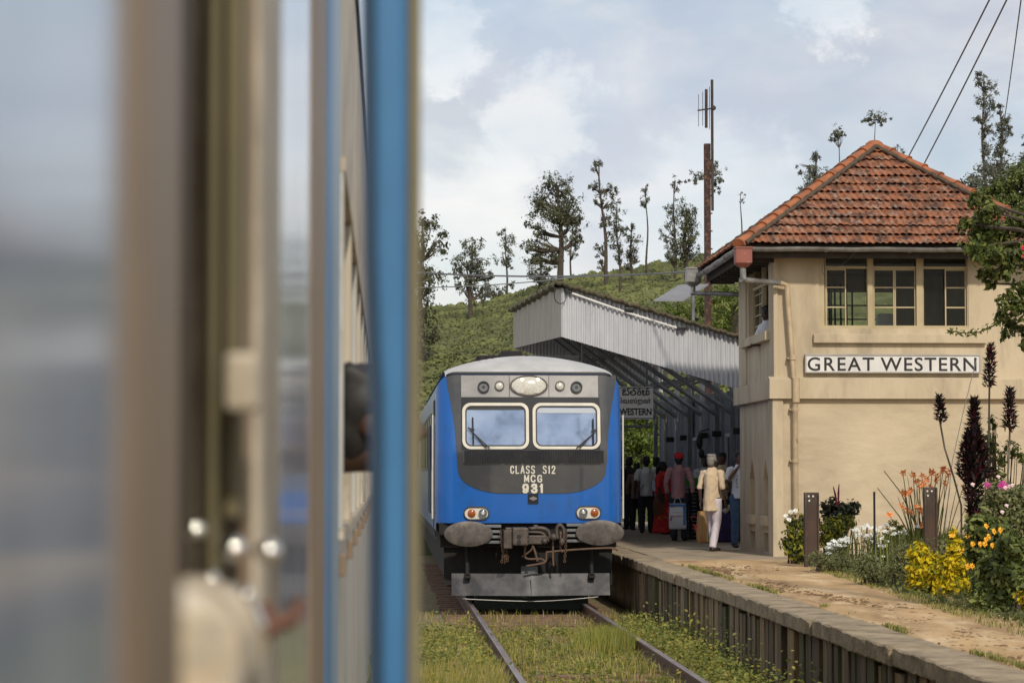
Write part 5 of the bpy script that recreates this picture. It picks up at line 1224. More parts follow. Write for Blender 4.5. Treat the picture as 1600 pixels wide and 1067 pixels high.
# ================================================================== PEOPLE
SKIN = {k: mat('skin_'+k, c, tuple(x*.85 for x in c), rough=.55, scale=8) for k, c in (('brown', (.16,.075,.045)), ('dark', (.07,.036,.025)), ('deep', (.045,.026,.02)))}
M['hair'] = mat('black_hair', (.010,.009,.009), (.02,.018,.017), scale=30, rough=.6)
M['greyhair'] = mat('grey_hair', (.26,.245,.22), (.16,.15,.135), scale=25, rough=.8)
M['eye'] = mat('eye_white', (.5,.48,.45), rough=.3)
def solid(m, name, mt, parent, vox=.011, wob=0, decim=None, seed=0, sm=2):
    """fuse the overlapping shapes of m into one continuous skin"""
    ob = m.build('tmp', M['black'], origin=(0,0,0)); md = ob.modifiers.new('r', 'REMESH'); md.mode = 'VOXEL'; md.voxel_size = vox
    if sm: s_ = ob.modifiers.new('s', 'SMOOTH'); s_.iterations = sm; s_.factor = .5
    dg = bpy.context.evaluated_depsgraph_get(); me = bpy.data.meshes.new_from_object(ob.evaluated_get(dg)); old = ob.data; bpy.data.objects.remove(ob); bpy.data.meshes.remove(old)
    me.name = name; me.materials.clear(); me.materials.append(mt)
    if wob:
        n = len(me.vertices); co = np.empty(n*3); me.vertices.foreach_get('co', co); no = np.empty(n*3); me.vertices.foreach_get('normal', no)
        co = co.reshape(-1,3); no = no.reshape(-1,3); r = np.random.default_rng(seed); h = 0
        for k in range(7):
            d = r.normal(0, 1, 3)*np.array([1,1,.55]); d /= np.linalg.norm(d); f = r.uniform(14, 42); h = h+np.abs(np.sin(co@d*f+r.uniform(0,6)+1.5*np.sin(co@np.roll(d,1)*9)))-.6
        co = co+no*(h*wob)[:,None]; me.vertices.foreach_set('co', co.ravel())
    me.shade_smooth(); me.update()
    o = bpy.data.objects.new(name, me); COL.objects.link(o); o.parent = parent; ORG[o.name] = (0,0,0); return o
V3 = Vector
def hand(m, w_, d, palm=None, curl=.6, side=1):
    """wrist point, forearm direction -> palm, five fingers"""
    d = V3(d).normalized(); a = V3((0,0,1)).cross(d); a = a.normalized() if a.length > .2 else V3((0,1,0)).cross(d).normalized()
    if palm is not None: a = V3(palm).normalized()
    a = (a-d*a.dot(d)).normalized(); b = d.cross(a)
    w_ = V3(w_); m.tube([w_-d*.02, w_+d*.03, w_+d*.085], [(.022,.017), (.036,.016), (.038,.014)], 10)
    for k, ln in enumerate((.066, .078, .072, .056)):
        o = w_+d*.08+a*((k-1.5)*.0225); r = .0085; c = curl
        p1 = o+d*ln*.5+b*ln*.12*c; p2 = p1+d*ln*.36*(1-c*.5)+b*ln*.4*c; m.tube([o, p1, p2], [r*1.08, r, r*.78], 6)
    o = w_+d*.025-a*.032; p1 = o+d*.03-a*.024+b*.008; m.tube([o, p1, p1+d*.03-a*.004+b*.014], [.011, .0105, .008], 6)
def person(label, at, H=1.68, face=0, head_turn=0, skin='dark', hair='hair', hair_style='short', top=None, top_len=.80, sleeve='short', bottom=None, bottom_kind='trousers', la=None, ra=None, build=1.0, feet=((-.1,-.02),(.1,.03)), shoes=None, lean=0, cap=None, group='passengers standing on the platform', vox=.011, knee=(0,0), head_pitch=0, seed=0, head_out=0):
    """local frame: stands at the origin facing -y; at = (x,y,z) of the feet; face = turn in degrees"""
    t = bpy.data.objects.new('person', None); COL.objects.link(t); ORG[t.name] = (0,0,0); t['label'] = label; t['category'] = 'person'; t['group'] = group
    B = build; k = 1.0; ln = lean
    hipz = .90; chest = V3((0, -ln*.5, 1.25)); neck = V3((0, -ln, 1.44)); shz = 1.372
    SL, SR = V3((-.175*B, -ln*.85, shz)), V3((.175*B, -ln*.85, shz))
    la = la or [(-.235*B, .02, 1.12), (-.25*B, -.06, .88)]; ra = ra or [(.235*B, .02, 1.12), (.25*B, -.06, .88)]
    HT = Matrix.Rotation(R(head_turn), 3, 'Z') @ Matrix.Rotation(R(-head_pitch), 3, 'X'); hc_ = V3((0, -ln-.012-head_out, 1.575))
    hv = lambda x, y, z: hc_+HT @ V3((x, y, z))
    m = MB()
    m.tube([(0,0,.84), (0,0,.92), (0,-ln*.2,1.05), (0,-ln*.5,1.2), (0,-ln*.8,1.34), (0,-ln*.95,1.42), (0,-ln,1.455)], [(.10*B,.08),(.155*B,.105),(.135*B,.095),(.155*B,.11),(.165*B,.10),(.10*B,.07),(.055,.055)], 16)
    m.tube([(0,-ln+.005,1.41), (0,-ln-.002,1.50), hv(0,.01,-.05)], [.056,.052,.052], 12)
    # head: skull, face, jaw, nose, ears
    m.ell(hv(0,.012,.02), (.076,.094,.098), 16, 12, rot=HT); m.ell(hv(0,-.022,-.035), (.058,.068,.078), 14, 10, rot=HT); m.ell(hv(0,-.06,-.088), (.03,.024,.022), 10, 6, rot=HT)
    m.tube([hv(0,-.088,.012), hv(0,-.104,-.022), hv(0,-.086,-.036)], [.009,.0155,.012], 8)
    m.tube([hv(-.03,-.084,-.060), hv(0,-.094,-.062), hv(.03,-.084,-.060)], [.006,.010,.006], 6)
    m.tube([hv(-.05,-.076,.026), hv(0,-.09,.026), hv(.05,-.076,.026)], [.008,.009,.008], 6)
    for sg in (-1, 1): m.ell(hv(sg*.078,.012,-.008), (.011,.022,.031), 8, 6, rot=HT)
    for (sh, (el, wr), sg) in ((SL, la, -1), (SR, ra, 1)):
        el, wr = V3(el), V3(wr); m.tube([sh+V3((-sg*.05,0,.0)), sh, sh.lerp(el,.5), el, el.lerp(wr,.35), wr], [.045,.05,.042,.036,.035,.024], 12); hand(m, wr, wr-el, side=sg, palm=(0,-1,.1) if abs((wr-el).normalized().z) > .6 else None)
    an = []
    for sg, (fx, fy), kn in ((-1, feet[0], knee[0]), (1, feet[1], knee[1])):
        hp = V3((sg*.085*B, 0, hipz)); ak = V3((fx, fy, .085)); kn_ = hp.lerp(ak, .5)+V3((0, -.02-kn, 0)); an.append((hp, kn_, ak))
        m.tube([hp+V3((0,0,.04)), hp.lerp(kn_,.4), kn_, kn_.lerp(ak,.35), ak], [.088*B,.08*B,.055,.056,.037], 14)
        m.tube([ak+V3((0,.035,-.045)), ak+V3((0,-.03,-.05)), ak+V3((sg*.01,-.12,-.064)), ak+V3((sg*.015,-.165,-.068))], [(.032,.03),(.038,.032),(.042,.02),(.03,.014)], 10)
    solid(m, 'body', SKIN[skin], t, vox=.0095, sm=2)
    e = MB()
    for sg in (-1, 1): e.ell(hv(sg*.031,-.0815,.005), (.013,.008,.007), 8, 6, rot=HT)
    e.build('eyes', M['eye'], t); e = MB()
    for sg in (-1, 1): e.ell(hv(sg*.031,-.0885,.005), (.006,.003,.006), 8, 6, rot=HT); e.tube([hv(sg*.015,-.094,.028), hv(sg*.035,-.090,.032), hv(sg*.052,-.078,.025)], [.003,.004,.002], 5)
    e.build('eyebrows', M['hair'], t)
    hm = MB()
    if hair_style != 'none':
        hm.ell(hv(0,.022,.038), (.084,.098,.094), 16, 12, rot=HT); hm.ell(hv(0,.05,-.01), (.074,.07,.085), 14, 10, rot=HT)
        for k_ in range(14):
            a = k_*2.4; hm.ell(hv(.05*math.cos(a), .03+.06*math.sin(a), .10+.01*math.sin(k_*3)), (.03,.03,.022), 8, 5)
    if hair_style == 'bun': hm.ell(hv(0,.125,-.01), (.055,.05,.055), 12, 8); hm.tube([hv(0,.09,.02), hv(.02,.13,-.06), hv(.02,.14,-.2), hv(.01,.13,-.3)], [.05,.05,.036,.015], 10)
    # cut away what would cover the face
    if hair_style != 'none': ho = solid(hm, 'hair', M[hair], t, vox=.011, wob=.003, seed=seed)
    if top:
        s = MB(); hem = top_len
        s.tube([(0,0,hem), (0,0,hem+.06), (0,-ln*.2,1.05), (0,-ln*.5,1.2), (0,-ln*.8,1.345), (0,-ln*.95,1.425), (0,-ln,1.465)], [(.205*B,.15),(.20*B,.146),(.18*B,.132),(.186*B,.135),(.186*B,.12),(.118*B,.084),(.068,.066)], 18)
        for (sh, (el, wr), sg) in ((SL, la, -1), (SR, ra, 1)):
            el, wr = V3(el), V3(wr); end = sh.lerp(el, .85) if sleeve == 'short' else (el.lerp(wr, .12) if sleeve == 'elbow' else el.lerp(wr, .86))
            pts = [sh+V3((-sg*.06,0,.005)), sh, sh.lerp(el,.5)]; rr = [.058,.064,.06]
            if sleeve == 'short': pts.append(end); rr.append(.06)
            else: pts += [el, end]; rr += [.052, .046 if sleeve == 'long' else .056]
            s.tube(pts, rr, 12)
        for sg in (-1, 1): s.tube([(sg*.055,-ln+.03,1.46), (sg*.05,-ln-.05,1.45), (sg*.012,-ln-.075,1.415)], [.017,.017,.012], 6)
        solid(s, 'shirt', top, t, vox=.013, wob=.0035, seed=seed+1)
    if bottom and bottom_kind == 'trousers':
        s = MB(); s.tube([(0,0,.80), (0,0,.86), (0,0,.985)], [(.15*B,.11),(.172*B,.122),(.152*B,.11)], 16)
        for hp, kn_, ak in an: s.tube([hp+V3((0,0,.02)), hp.lerp(kn_,.4), kn_, kn_.lerp(ak,.5), ak+V3((0,.005,-.03))], [.098*B,.096*B,.075,.070,.066], 14)
        solid(s, 'trousers', bottom, t, vox=.013, wob=.004, seed=seed+2)
    elif bottom:
        s = MB(); s.tube([(0,0,.04), (0,0,.3), (0,0,.6), (0,0,.85), (0,0,1.0)], [(.25*B,.21),(.22*B,.185),(.19*B,.16),(.175*B,.135),(.15*B,.11)], 22)
        solid(s, 'skirt', bottom, t, vox=.014, wob=.009, seed=seed+3)
    if shoes:
        for hp, kn_, ak in an:
            s = MB(); s.tube([ak+V3((0,.045,-.05)), ak+V3((0,-.03,-.052)), ak+V3((0,-.12,-.06)), ak+V3((0,-.185,-.066))], [(.04,.034),(.046,.036),(.05,.026),(.035,.018)], 12); s.build('shoe', shoes, t, smooth=True)
    if cap:
        s = MB(); s.ell(hv(0,.022,.062), (.099,.116,.086), 18, 9, rot=HT); s.tube([hv(0,-.06,.062), hv(0,-.12,.055), hv(0,-.165,.045)], [(.075,.012),(.07,.01),(.03,.006)], 10); s.build('cap', cap, t, smooth=True)
    sc = H/1.70; t.scale = (sc, sc, sc); t.rotation_euler = (0, 0, R(face)); t.location = at
    return t, sc
def cloth(name, *c, **k): return mat(name, *c, rough=k.pop('rough', .9), **k)
def at(u, D, z=PZ): p = P(u, 800, D); return (p.x, D, z)
def world(tpl, pt):
    t, sc = tpl; return Matrix.Translation(t.location) @ Matrix.Rotation(t.rotation_euler.z, 4, 'Z') @ (V3(pt)*sc)
C_ = dict(cream=cloth('cream_cotton', (.62,.49,.34), (.55,.43,.30)), white=cloth('white_cotton', (.66,.67,.70)), lil=cloth('pale_lilac_cotton', (.60,.54,.60)), yel=cloth('pale_yellow_cotton', (.70,.55,.33)),
    blue=cloth('denim', (.035,.075,.15), (.06,.11,.20), scale=9), dark=cloth('dark_trousers', (.03,.035,.045)), grey=cloth('grey_shirt', (.66,.67,.65)), black=cloth('black_cloth', (.02,.019,.02)), brown=cloth('brown_trousers', (.20,.12,.09)),
    red=cloth('red_sari_cloth', (.80,.05,.04), (.62,.03,.03), scale=5), redcap=cloth('red_cap', (.6,.03,.04)), pale=cloth('pale_blue_shirt', (.60,.67,.76)), shoe=mat('shoe_leather', (.03,.022,.018), rough=.5))
# checked pink-red shirt
pk = mat('checked_shirt', (.38,.17,.17), (.26,.10,.11), rough=.9, scale=7); t_ = pk.node_tree; b_ = t_.nodes['Principled BSDF']; ck_ = N(t_, 'ShaderNodeTexChecker'); ck_.inputs['Scale'].default_value = 38; ck_.inputs[1].default_value = (.58,.33,.33,1); ck_.inputs[2].default_value = (.34,.15,.16,1)
tcx = N(t_, 'ShaderNodeTexCoord'); t_.links.new(tcx.outputs['Object'], ck_.inputs[0]); t_.links.new(ck_.outputs[0], b_.inputs['Base Color'])

# old man in cream, back three-quarter view, carrying a brown bag
p7 = person('grey-haired man in a long cream shirt and white trousers walking away with a brown bag', at(1113, 43.9), 1.66, face=143, head_turn=-10, hair='greyhair', top=C_['cream'], top_len=.70, sleeve='elbow', bottom=C_['lil'], la=[(-.225,.03,1.12),(-.215,-.08,.87)], ra=[(.22,.06,1.12),(.225,.02,.86)], feet=((-.07,.12),(.07,-.18)), shoes=C_['shoe'], seed=1, knee=(.06,0))
# man in pale yellow shirt facing the camera behind him
p8 = person('young man in a pale yellow shirt facing the camera behind the grey-haired man', at(1128, 50.5), 1.74, face=-12, head_turn=-15, skin='brown', top=C_['yel'], top_len=.80, sleeve='short', bottom=C_['dark'], la=[(-.24,.02,1.12),(-.2,-.2,.98)], ra=[(.25,.0,1.12),(.17,-.24,1.03)], shoes=C_['shoe'], seed=2)
p9 = person('man in a white and blue shirt mostly hidden behind the grey-haired man', at(1102, 52.5), 1.70, face=-15, skin='brown', top=C_['white'], sleeve='short', bottom=C_['dark'], shoes=C_['shoe'], seed=3)
p10 = person('man in a white printed T-shirt and jeans with a hand at his mouth', at(1156, 46.1), 1.73, face=8, head_turn=-12, skin='brown', top=C_['white'], top_len=.86, sleeve='short', bottom=C_['blue'], la=[(-.26,-.06,1.15),(-.085,-.145,1.40)], ra=[(.25,.0,1.12),(.25,-.1,.9)], feet=((-.12,-.08),(.1,.0)), shoes=C_['shoe'], seed=4, head_pitch=-6)
p6 = person('man in a red cap and checked reddish shirt seen from behind carrying a white bag', at(1061, 50.8), 1.74, face=162, head_turn=6, top=pk, top_len=.82, sleeve='long', bottom=C_['dark'], la=[(-.27,.04,1.12),(-.27,-.0,.90)], ra=[(.26,.02,1.12),(.24,-.06,.88)], cap=C_['redcap'], shoes=C_['shoe'], seed=5, build=1.05)
p5 = person('woman in a red sari with a gold border facing right under the canopy', at(1036, 56.3), 1.60, face=62, head_turn=20, hair_style='bun', top=C_['red'], top_len=.95, sleeve='elbow', bottom=C_['red'], bottom_kind='skirt', seed=6, build=1.05)
p3 = person('man in a grey shirt with a dark shoulder strap seen from behind', at(1010, 57.5), 1.72, face=175, top=C_['grey'], top_len=.82, sleeve='short', bottom=C_['dark'], shoes=C_['shoe'], seed=7)
p4 = person('person in a pale blue shirt between the grey shirt and the red sari', at(1026, 59.5), 1.72, face=150, top=C_['pale'], sleeve='short', bottom=C_['dark'], shoes=C_['shoe'], seed=8)
p1 = person('tall person in dark clothes nearest the train side', at(983, 61.5), 1.74, face=-150, skin='deep', top=C_['black'], sleeve='long', bottom=C_['dark'], shoes=C_['shoe'], seed=9)
p2 = person('shorter person in dark brown clothes next to the grey-shirted man', at(995, 60.5), 1.58, face=160, skin='deep', top=C_['brown'], sleeve='long', bottom=C_['black'], shoes=C_['shoe'], seed=10)
# person leaning out of the upper side window
p11 = person('dark-haired man leaning out of the upper platform-side window with his arm on the sill', (0,0,0), 1.70, face=-62, skin='dark', top=C_['white'], sleeve='short', bottom=C_['dark'], la=[(-.2,-.28,1.08),(-.08,-.44,1.02)], ra=[(.2,-.26,1.08),(.06,-.44,1.03)], lean=.16, head_pitch=-22, seed=11, group='people at windows')
hz_ = P(1196, 490, 42.9).z; hx_ = P(1197, 490, 42.9).x
p11[0].location = (hx_+.155, 42.95, hz_-1.575)
# print on the T-shirt
tt = p10[0]; r = random.Random(5); m = MB()
for k in range(26):
    x, z = r.uniform(-.09,.1), r.uniform(1.06,1.27); a = r.uniform(.012,.028); m.box(x-a, x+a, -.136-.001*k, -.12, z-.006, z+.006)
o = m.build('shirt_print', mat('print_grey', (.10,.10,.12), rough=.9), tt)
# strap bag, sari borders
m = MB(); m.tube([(-.12,.12,1.44), (-.02,.145,1.2), (.1,.15,1.02), (.18,.12,.86)], [(.02,.006)]*4, 6); m.build('shoulder_strap', C_['black'], p3[0])
m = MB(); m.tube([(.0,0,.36),(0,0,.42)], [(.215,.18),(.213,.178)], 24); m.build('sari_border', cloth('gold_border', (.40,.33,.03)), p5[0])
m = MB(); m.tube([(-.02,.03,.44),(-.02,.04,.75),(0,.02,.95)], [(.20,.17),(.19,.16),(.15,.13)], 24); m.build('sari_drape', mat('patterned_drape', (.10,.10,.03), (.28,.03,.03), scale=22, rough=.9), p5[0])
m = MB(); m.tube([(0,0,.93),(0,0,.965)], [(.172,.125),(.17,.124)], 20); m.build('belt', C_['black'], p6[0])
m = MB(); c = V3(p7[0].location)
# bags
def bag(name, label, c, w_, h_, d_, mt, rot=0, handles=None, grp=None):
    t = thing(name, label, 'bag', tuple(c), grp); m = MB()
    rows = []
    for q, (sx, sy) in ((0, (.90,.6)), (.05,(1,1)), (.4,(1,1)), (.8,(.97,.7)), (1,(.93,.18))):
        n = 28; row = []
        for k in range(n+1):
            a = 2*PI*k/n; ca, sa = math.cos(a), math.sin(a); ex = .35
            x = math.copysign(abs(ca)**ex, ca)*w_/2*sx; y = math.copysign(abs(sa)**ex, sa)*d_/2*sy
            p = Matrix.Rotation(R(rot), 3, 'Z') @ V3((x+.006*math.sin(k*2+q*9), y+.006*math.sin(k*3+q*5), h_*q)); row.append(V3(c)+p)
        rows.append(row)
    m.sheet(rows); m.add(rows[0][:-1], [tuple(range(28))]); m.build('sack', mt, t, smooth=50)
    hm = MB(); rt = Matrix.Rotation(R(rot), 3, 'Z')
    for sg in (-1, 1): hm.tube([V3(c)+rt @ V3((w_*.2*math.cos(a), sg*.01, h_+.11*math.sin(a))) for a in np.linspace(0, PI, 9)], .007, 6)
    hm.build('handle', handles or mt, t); return t
M['paper'] = cloth('brown_paper', (.50,.30,.13), (.42,.24,.10)); M['poly'] = mat('white_bag_plastic', (.55,.56,.60), rough=.4)
bc = P(1094, 846, 46.0); bz = P(1094, 846, 46.0).z
b1 = bag('shopping_bag', 'large brown paper bag with a red mark in the old man\'s hand', (bc.x, 45.0, P(1094,848,45.0).z), .36, .56, .18, M['paper'], rot=8)
m = MB(); q = P(1088, 823, 44.9); 
m.add([(q.x-.06, 44.896, q.z+.06), (q.x+.05, 44.896, q.z+.0), (q.x-.02, 44.896, q.z-.09), (q.x-.0, 44.896, q.z-.0)], [(0,3,1),(0,2,3)]); q = P(1084, 809, 44.9); m.tube([(q.x+.05*math.cos(a), 44.9, q.z+.04*math.sin(a)) for a in np.linspace(.5, 4, 8)], .006, 5)
m.build('printed_mark', mat('red_print', (.42,.03,.03), rough=.8), b1, fixn=False)
m = MB(); q = P(1105, 825, 45.02); m.bbox(q.x-.0, q.x+.075, 44.90, 45.05, q.z-.2, q.z+.22, .01); m.build('green_gusset', mat('green_print', (.02,.12,.05), rough=.8), b1)
q = P(1057, 826, 50.2)
b2 = bag('shopping_bag', 'white plastic bag with blue edge and red writing carried by the red-capped man', (q.x, 50.0, q.z), .34, .50, .12, M['poly'], rot=-6)
m = MB(); q2 = P(1068, 782, 49.93); m.bbox(q2.x-.01, q2.x+.04, 49.925, 50.0, q.z+.08, q.z+.49, .004); m.bbox(q2.x-.28, q2.x+.0, 49.93, 50.0, q.z+.455, q.z+.49, .004); m.build('blue_edge', mat('blue_print', (.05,.16,.42), rough=.6), b2)
m = MB(); rr = random.Random(2)
for k in range(9): x = q.x-.12+.024*k; m.tube([(x, 49.935, q.z+.24), (x+.009, 49.935, q.z+.262+.012*rr.random()), (x+.018, 49.935, q.z+.24)], .0035, 4)
for k in range(8): x = q.x-.10+.022*k; m.tube([(x, 49.935, q.z+.33), (x+.014, 49.935, q.z+.332)], .003, 4)
m.tube([(q.x-.14, 49.935, q.z+.26), (q.x-.12, 49.935, q.z+.22), (q.x-.14, 49.935, q.z+.17), (q.x-.16, 49.935, q.z+.2)], .012, 6)
m.build('bag_writing', mat('red_ink', (.40,.06,.09), rough=.7), b2)
q = P(1137, 838, 49.6); bag('travel_bag', 'black and purple travel bag on the ground behind the old man\'s legs', (q.x, 49.8, PZ), .42, .55, .26, cloth('black_purple_nylon', (.02,.018,.03), (.05,.02,.13), scale=6), rot=5)
# rolled paper held by the man in yellow
m = MB(); a, b = P(1131, 800, 46.6), P(1153, 780, 46.6); m.tube([a, a.lerp(b,.6), b], [.045,.04,.03], 10); tag(m.build('rolled_sack', cloth('jute', (.30,.27,.20)), origin=a), 'grey rolled cloth held out between the old man and the jeans', 'rolled cloth')
# crates with a green tray
cr = thing('crate_stack', 'dark slatted crates stacked against the wall beneath a green tray', 'crates', tuple(P(1085, 826, 51.5)))
q0, q1 = P(1076, 800, 51.8).x, P(1101, 800, 51.8).x; m = MB(); zt_ = P(1085, 762, 51.8).z; k = 0; z = PZ
while z < zt_-.03: m.bbox(q0, q1, 51.8, 52.2, z, z+.055, .008); z += .075
for x in (q0+.02, q1-.05): m.box(x, x+.04, 51.82, 51.86, PZ, zt_-.04)
m.build('slats', C_['black'], cr)
gt = thing('tray', 'bright green plastic tray on top of the dark crates', 'tray', tuple(P(1085, 758, 51.6)))
m = MB(); n = 24; rows = []
c = P(1087, 760, 51.7)
for zz, rr_ in ((0, .16), (.02,.17), (.15,.23), (.17,.25), (.155,.235), (.03,.16)): rows.append([(c.x+math.cos(a)*rr_*1.1, c.y+math.sin(a)*rr_*.7, c.z+zz) for a in np.linspace(0, 2*PI, n+1)])
m.sheet(rows); m.add(rows[1][:-1], [tuple(range(n))]); m.build('basin', mat('green_plastic', (.03,.36,.06), rough=.35), gt, smooth=40)
m = MB(); m.tube([(c.x+math.cos(a)*.26, c.y+math.sin(a)*.17, c.z+.165) for a in np.linspace(0, 2*PI, n+1)], .01, 6); m.build('rim', mat('green_rim', (.03,.45,.08), rough=.35), gt)

# passengers of our own train: a head looking out and a cream sleeve on the sill
p12 = person('blurred dark-haired passenger leaning his head out of the next carriage', (0,0,0), 1.70, face=150, skin='dark', top=C_['brown'], sleeve='short', bottom=C_['dark'], seed=12, group='people at windows', lean=.1, head_out=.24)
p12[0].scale = (1.06,)*3
hh = P(592, 655, 5.85); p12[0].location = (hh.x-.05, 5.85, hh.z-1.575*1.13); p12[0].rotation_euler = (0, R(0), R(100))
p12[0].location = (-.397, 5.85, hh.z-1.585*1.06); p12[0].rotation_euler = (0, 0, R(90))
p13 = person('blurred passenger in a cream sleeve resting an arm on the nearest window sill', (0,0,0), 1.70, face=90, skin='brown', top=mat('printed_cream_cloth', (.60,.48,.33), (.30,.27,.22), scale=26, rough=.9, c3=(.75,.70,.60), s3=18), sleeve='long', bottom=C_['dark'], la=[(.0,-.37,1.245),(.25,-.38,1.25)], ra=[(.22,.04,1.12),(.20,.0,.90)], seed=13, group='people at windows')
p13[0].location = (OX-.405, 1.60, .605)
m = MB(); m.tube([(.235, -.38+.036*math.cos(a), 1.25+.036*math.sin(a)) for a in np.linspace(0, 2*PI, 16)], .006, 6); m.build('glint_ring', mat('bright_metal', (.8,.78,.7), rough=.15, metal=1), p13[0])  # shiny ring added at the wrist for one more sun highlight
# ================================================================== GARDEN ON THE PLATFORM
def shrub(label, D, lobes, leaf, n, mats, name='shrub', cat='shrub', group='garden shrubs by the building', asp=.5, shell=.55, stems=True, flowers=None, seed=None, zbase=None, sub=7, rough=.2, droop=0):
    s = 4000/D; seed = seed if seed is not None else int(lobes[0][0]*3+lobes[0][1]); zb_ = PZ if zbase is None else zbase
    c0 = P(lobes[0][0], lobes[0][1], D); t = thing(name, label, cat, (c0.x, D, zb_), group); cl = []
    for (u, v, ru, rv) in lobes:
        c = P(u, v, D+random.Random(u).uniform(-.3,.3)*ru/s); cl.append((c, (ru/s, min(ru, 40)/s*.9, rv/s)))
    p, nn = clumps(cl, n, seed, rough, shell, sub); p[:,2] = np.maximum(p[:,2], zb_+.01)
    leaves(p, nn, leaf, LG[mats], 'foliage', t, seed=seed, asp=asp, droop=droop)
    if stems:
        m = MB(); rr = random.Random(seed)
        for (c, rd) in cl:
            for k in range(7): e = Vector(c)+Vector((rr.uniform(-.8,.8)*rd[0], rr.uniform(-.6,.6)*rd[1], rr.uniform(-.2,.8)*rd[2])); b = Vector((c0.x+(c.x-c0.x)*.7+rr.uniform(-.08,.08), D+rr.uniform(-.08,.08), zb_)); m.tube([b, b.lerp(e, .5)+Vector((0,0,.05)), e], [.012,.008,.004], 5)
        m.build('stems', M['bark'], t)
    if flowers:
        for (key, pts, fs, nm) in flowers:
            rr = np.random.default_rng(seed+5)
            for (u, v) in pts:
                fp, fn, fo = [], [], []
                c = np.array(P(u, v, D-.35+rr.uniform(-.1,.1))); k_ = 8
                d0 = np.array([rr.uniform(-.4,.4), -1, rr.uniform(.0,.7)]); d0 /= np.linalg.norm(d0); a0 = np.cross(d0, [0,0,1]); a0 /= np.linalg.norm(a0); b0 = np.cross(d0, a0)
                for q in range(k_):
                    th = 2*PI*q/k_; o = a0*math.cos(th)+b0*math.sin(th); fp.append(c+o*fs*.45+d0*fs*.12); fn.append(d0*1.4); fo.append(o+d0*.25)
                leaves(np.array(fp), np.array(fn), fs*.95, LG[key], nm, t, asp=.55, seed=seed, outward=np.array(fo))
    return t
G = 'garden shrubs by the building'
shrub('green and yellow croton bush left of the first post at the building corner', 37.6, [(1243,830,15,22),(1232,852,12,16),(1258,815,12,16),(1250,862,16,14),(1266,845,10,26)], .075, 1500, 'yg', flowers=[('fl_white', [(1236,800),(1228,806),(1243,798),(1233,812)], .05, 'flower')])
shrub('dark glossy shrub with two upright red shoots by the wall', 39.3, [(1312,798,30,14),(1296,790,14,10),(1330,795,14,10),(1310,812,26,14)], .10, 900, 'dark', asp=.45)
m = MB(); pr = bpy.data.objects['shrub.001']
for pts in ([(1308,790),(1305,772),(1302,760)], [(1310,790),(1310,770),(1311,756)]): m.tube([P(u, v, 39.2) for u, v in pts], [.012,.018,.006], 6)
m.build('red_shoot', LG['purple'][3], pr)
shrub('lime yellow shrub between the first post and the daisies', 37.9, [(1295,822,18,12),(1320,818,14,12),(1305,838,16,12),(1290,845,12,14)], .065, 1300, 'yg')
shrub('small lime shrub among the white daisies', 37.2, [(1398,830,14,14),(1412,845,12,9),(1390,848,12,10)], .06, 850, 'yg')
shrub('low grey-green herb mound at the foot of the first post', 34.6, [(1300,878,34,12),(1340,886,28,13),(1275,872,14,10)], .045, 2600, 'grey', asp=.35)
shrub('grey-green herb mound spreading towards the middle of the border', 30.5, [(1375,893,36,15),(1410,902,26,16),(1350,878,22,14)], .045, 3000, 'grey', asp=.35)
shrub('taller grey bush left of the second post', 29.5, [(1412,868,24,26),(1432,885,22,26),(1400,895,20,16),(1445,860,12,20)], .045, 3400, 'grey', asp=.35)
shrub('bluish herb mound behind the yellow shrub', 31.0, [(1475,858,14,16),(1500,850,16,16),(1470,880,10,14)], .05, 900, 'grey')
# daisies: thin stems with white flat heads
dz = thing('daisy_clump', 'clump of white daisies behind the thin rod', 'flowers', (P(1340,840,37).x, 37, PZ), 'flowers in the border'); r = np.random.default_rng(5)
st = MB(); fp, fn, fo = [], [], []; lp = []
heads = [(1296+r.uniform(0,56)+k*.12, 872-.42*(q_)-r.uniform(0,12)) for k in range(105) for q_ in [r.uniform(0,95)]]
heads = []
for k in range(94):
    u = r.uniform(1292, 1420); base = 838 if u < 1385 else 836; v = base-(u-1292)*.14 if u < 1350 else 832+r.uniform(-14, 14)
    if u < 1350: v = 858-(u-1292)*.55+r.uniform(-9, 9)
    if r.random() < .22: v = r.uniform(840, 880); u = r.uniform(1330, 1425)
    heads.append((u, v))
heads += [(1432+k*5, 822-k*1.2) for k in range(4)]
for (u, v) in heads:
    c = np.array(P(u, v, 36.6+r.uniform(-.3,.3))); b = Vector((c[0]+r.uniform(-.08,.08), c[1]+r.uniform(0,.15), PZ)); st.tube([b, b.lerp(Vector(c), .6)+Vector((0,.02,0)), Vector(c)], .004, 4)
    d0 = np.array([r.uniform(-.5,.3), -.55, .9]); d0 /= np.linalg.norm(d0); a0 = np.cross(d0, [0,1,0]); a0 /= np.linalg.norm(a0); b0 = np.cross(d0, a0)
    fp, fn, fo = [], [], []
    for q in range(9): th = 2*PI*q/9; o = a0*math.cos(th)+b0*math.sin(th); fp.append(c+o*.024); fn.append(d0*2); fo.append(o)
    leaves(np.array(fp), np.array(fn), .052, LG['fl_white'], 'flower', dz, asp=.5, seed=int(u), outward=np.array(fo))
    for q in range(9): lp.append(np.array(b)+(c-np.array(b))*r.uniform(.1,.85)+r.normal(0,.03,3))
st.build('stems', LG['grey'][0], dz); leaves(np.array(lp), np.tile([0,-.3,1.], (len(lp),1)), .07, LG['grey']+LG['shrub'][1:], 'foliage', dz, asp=.3, seed=3)
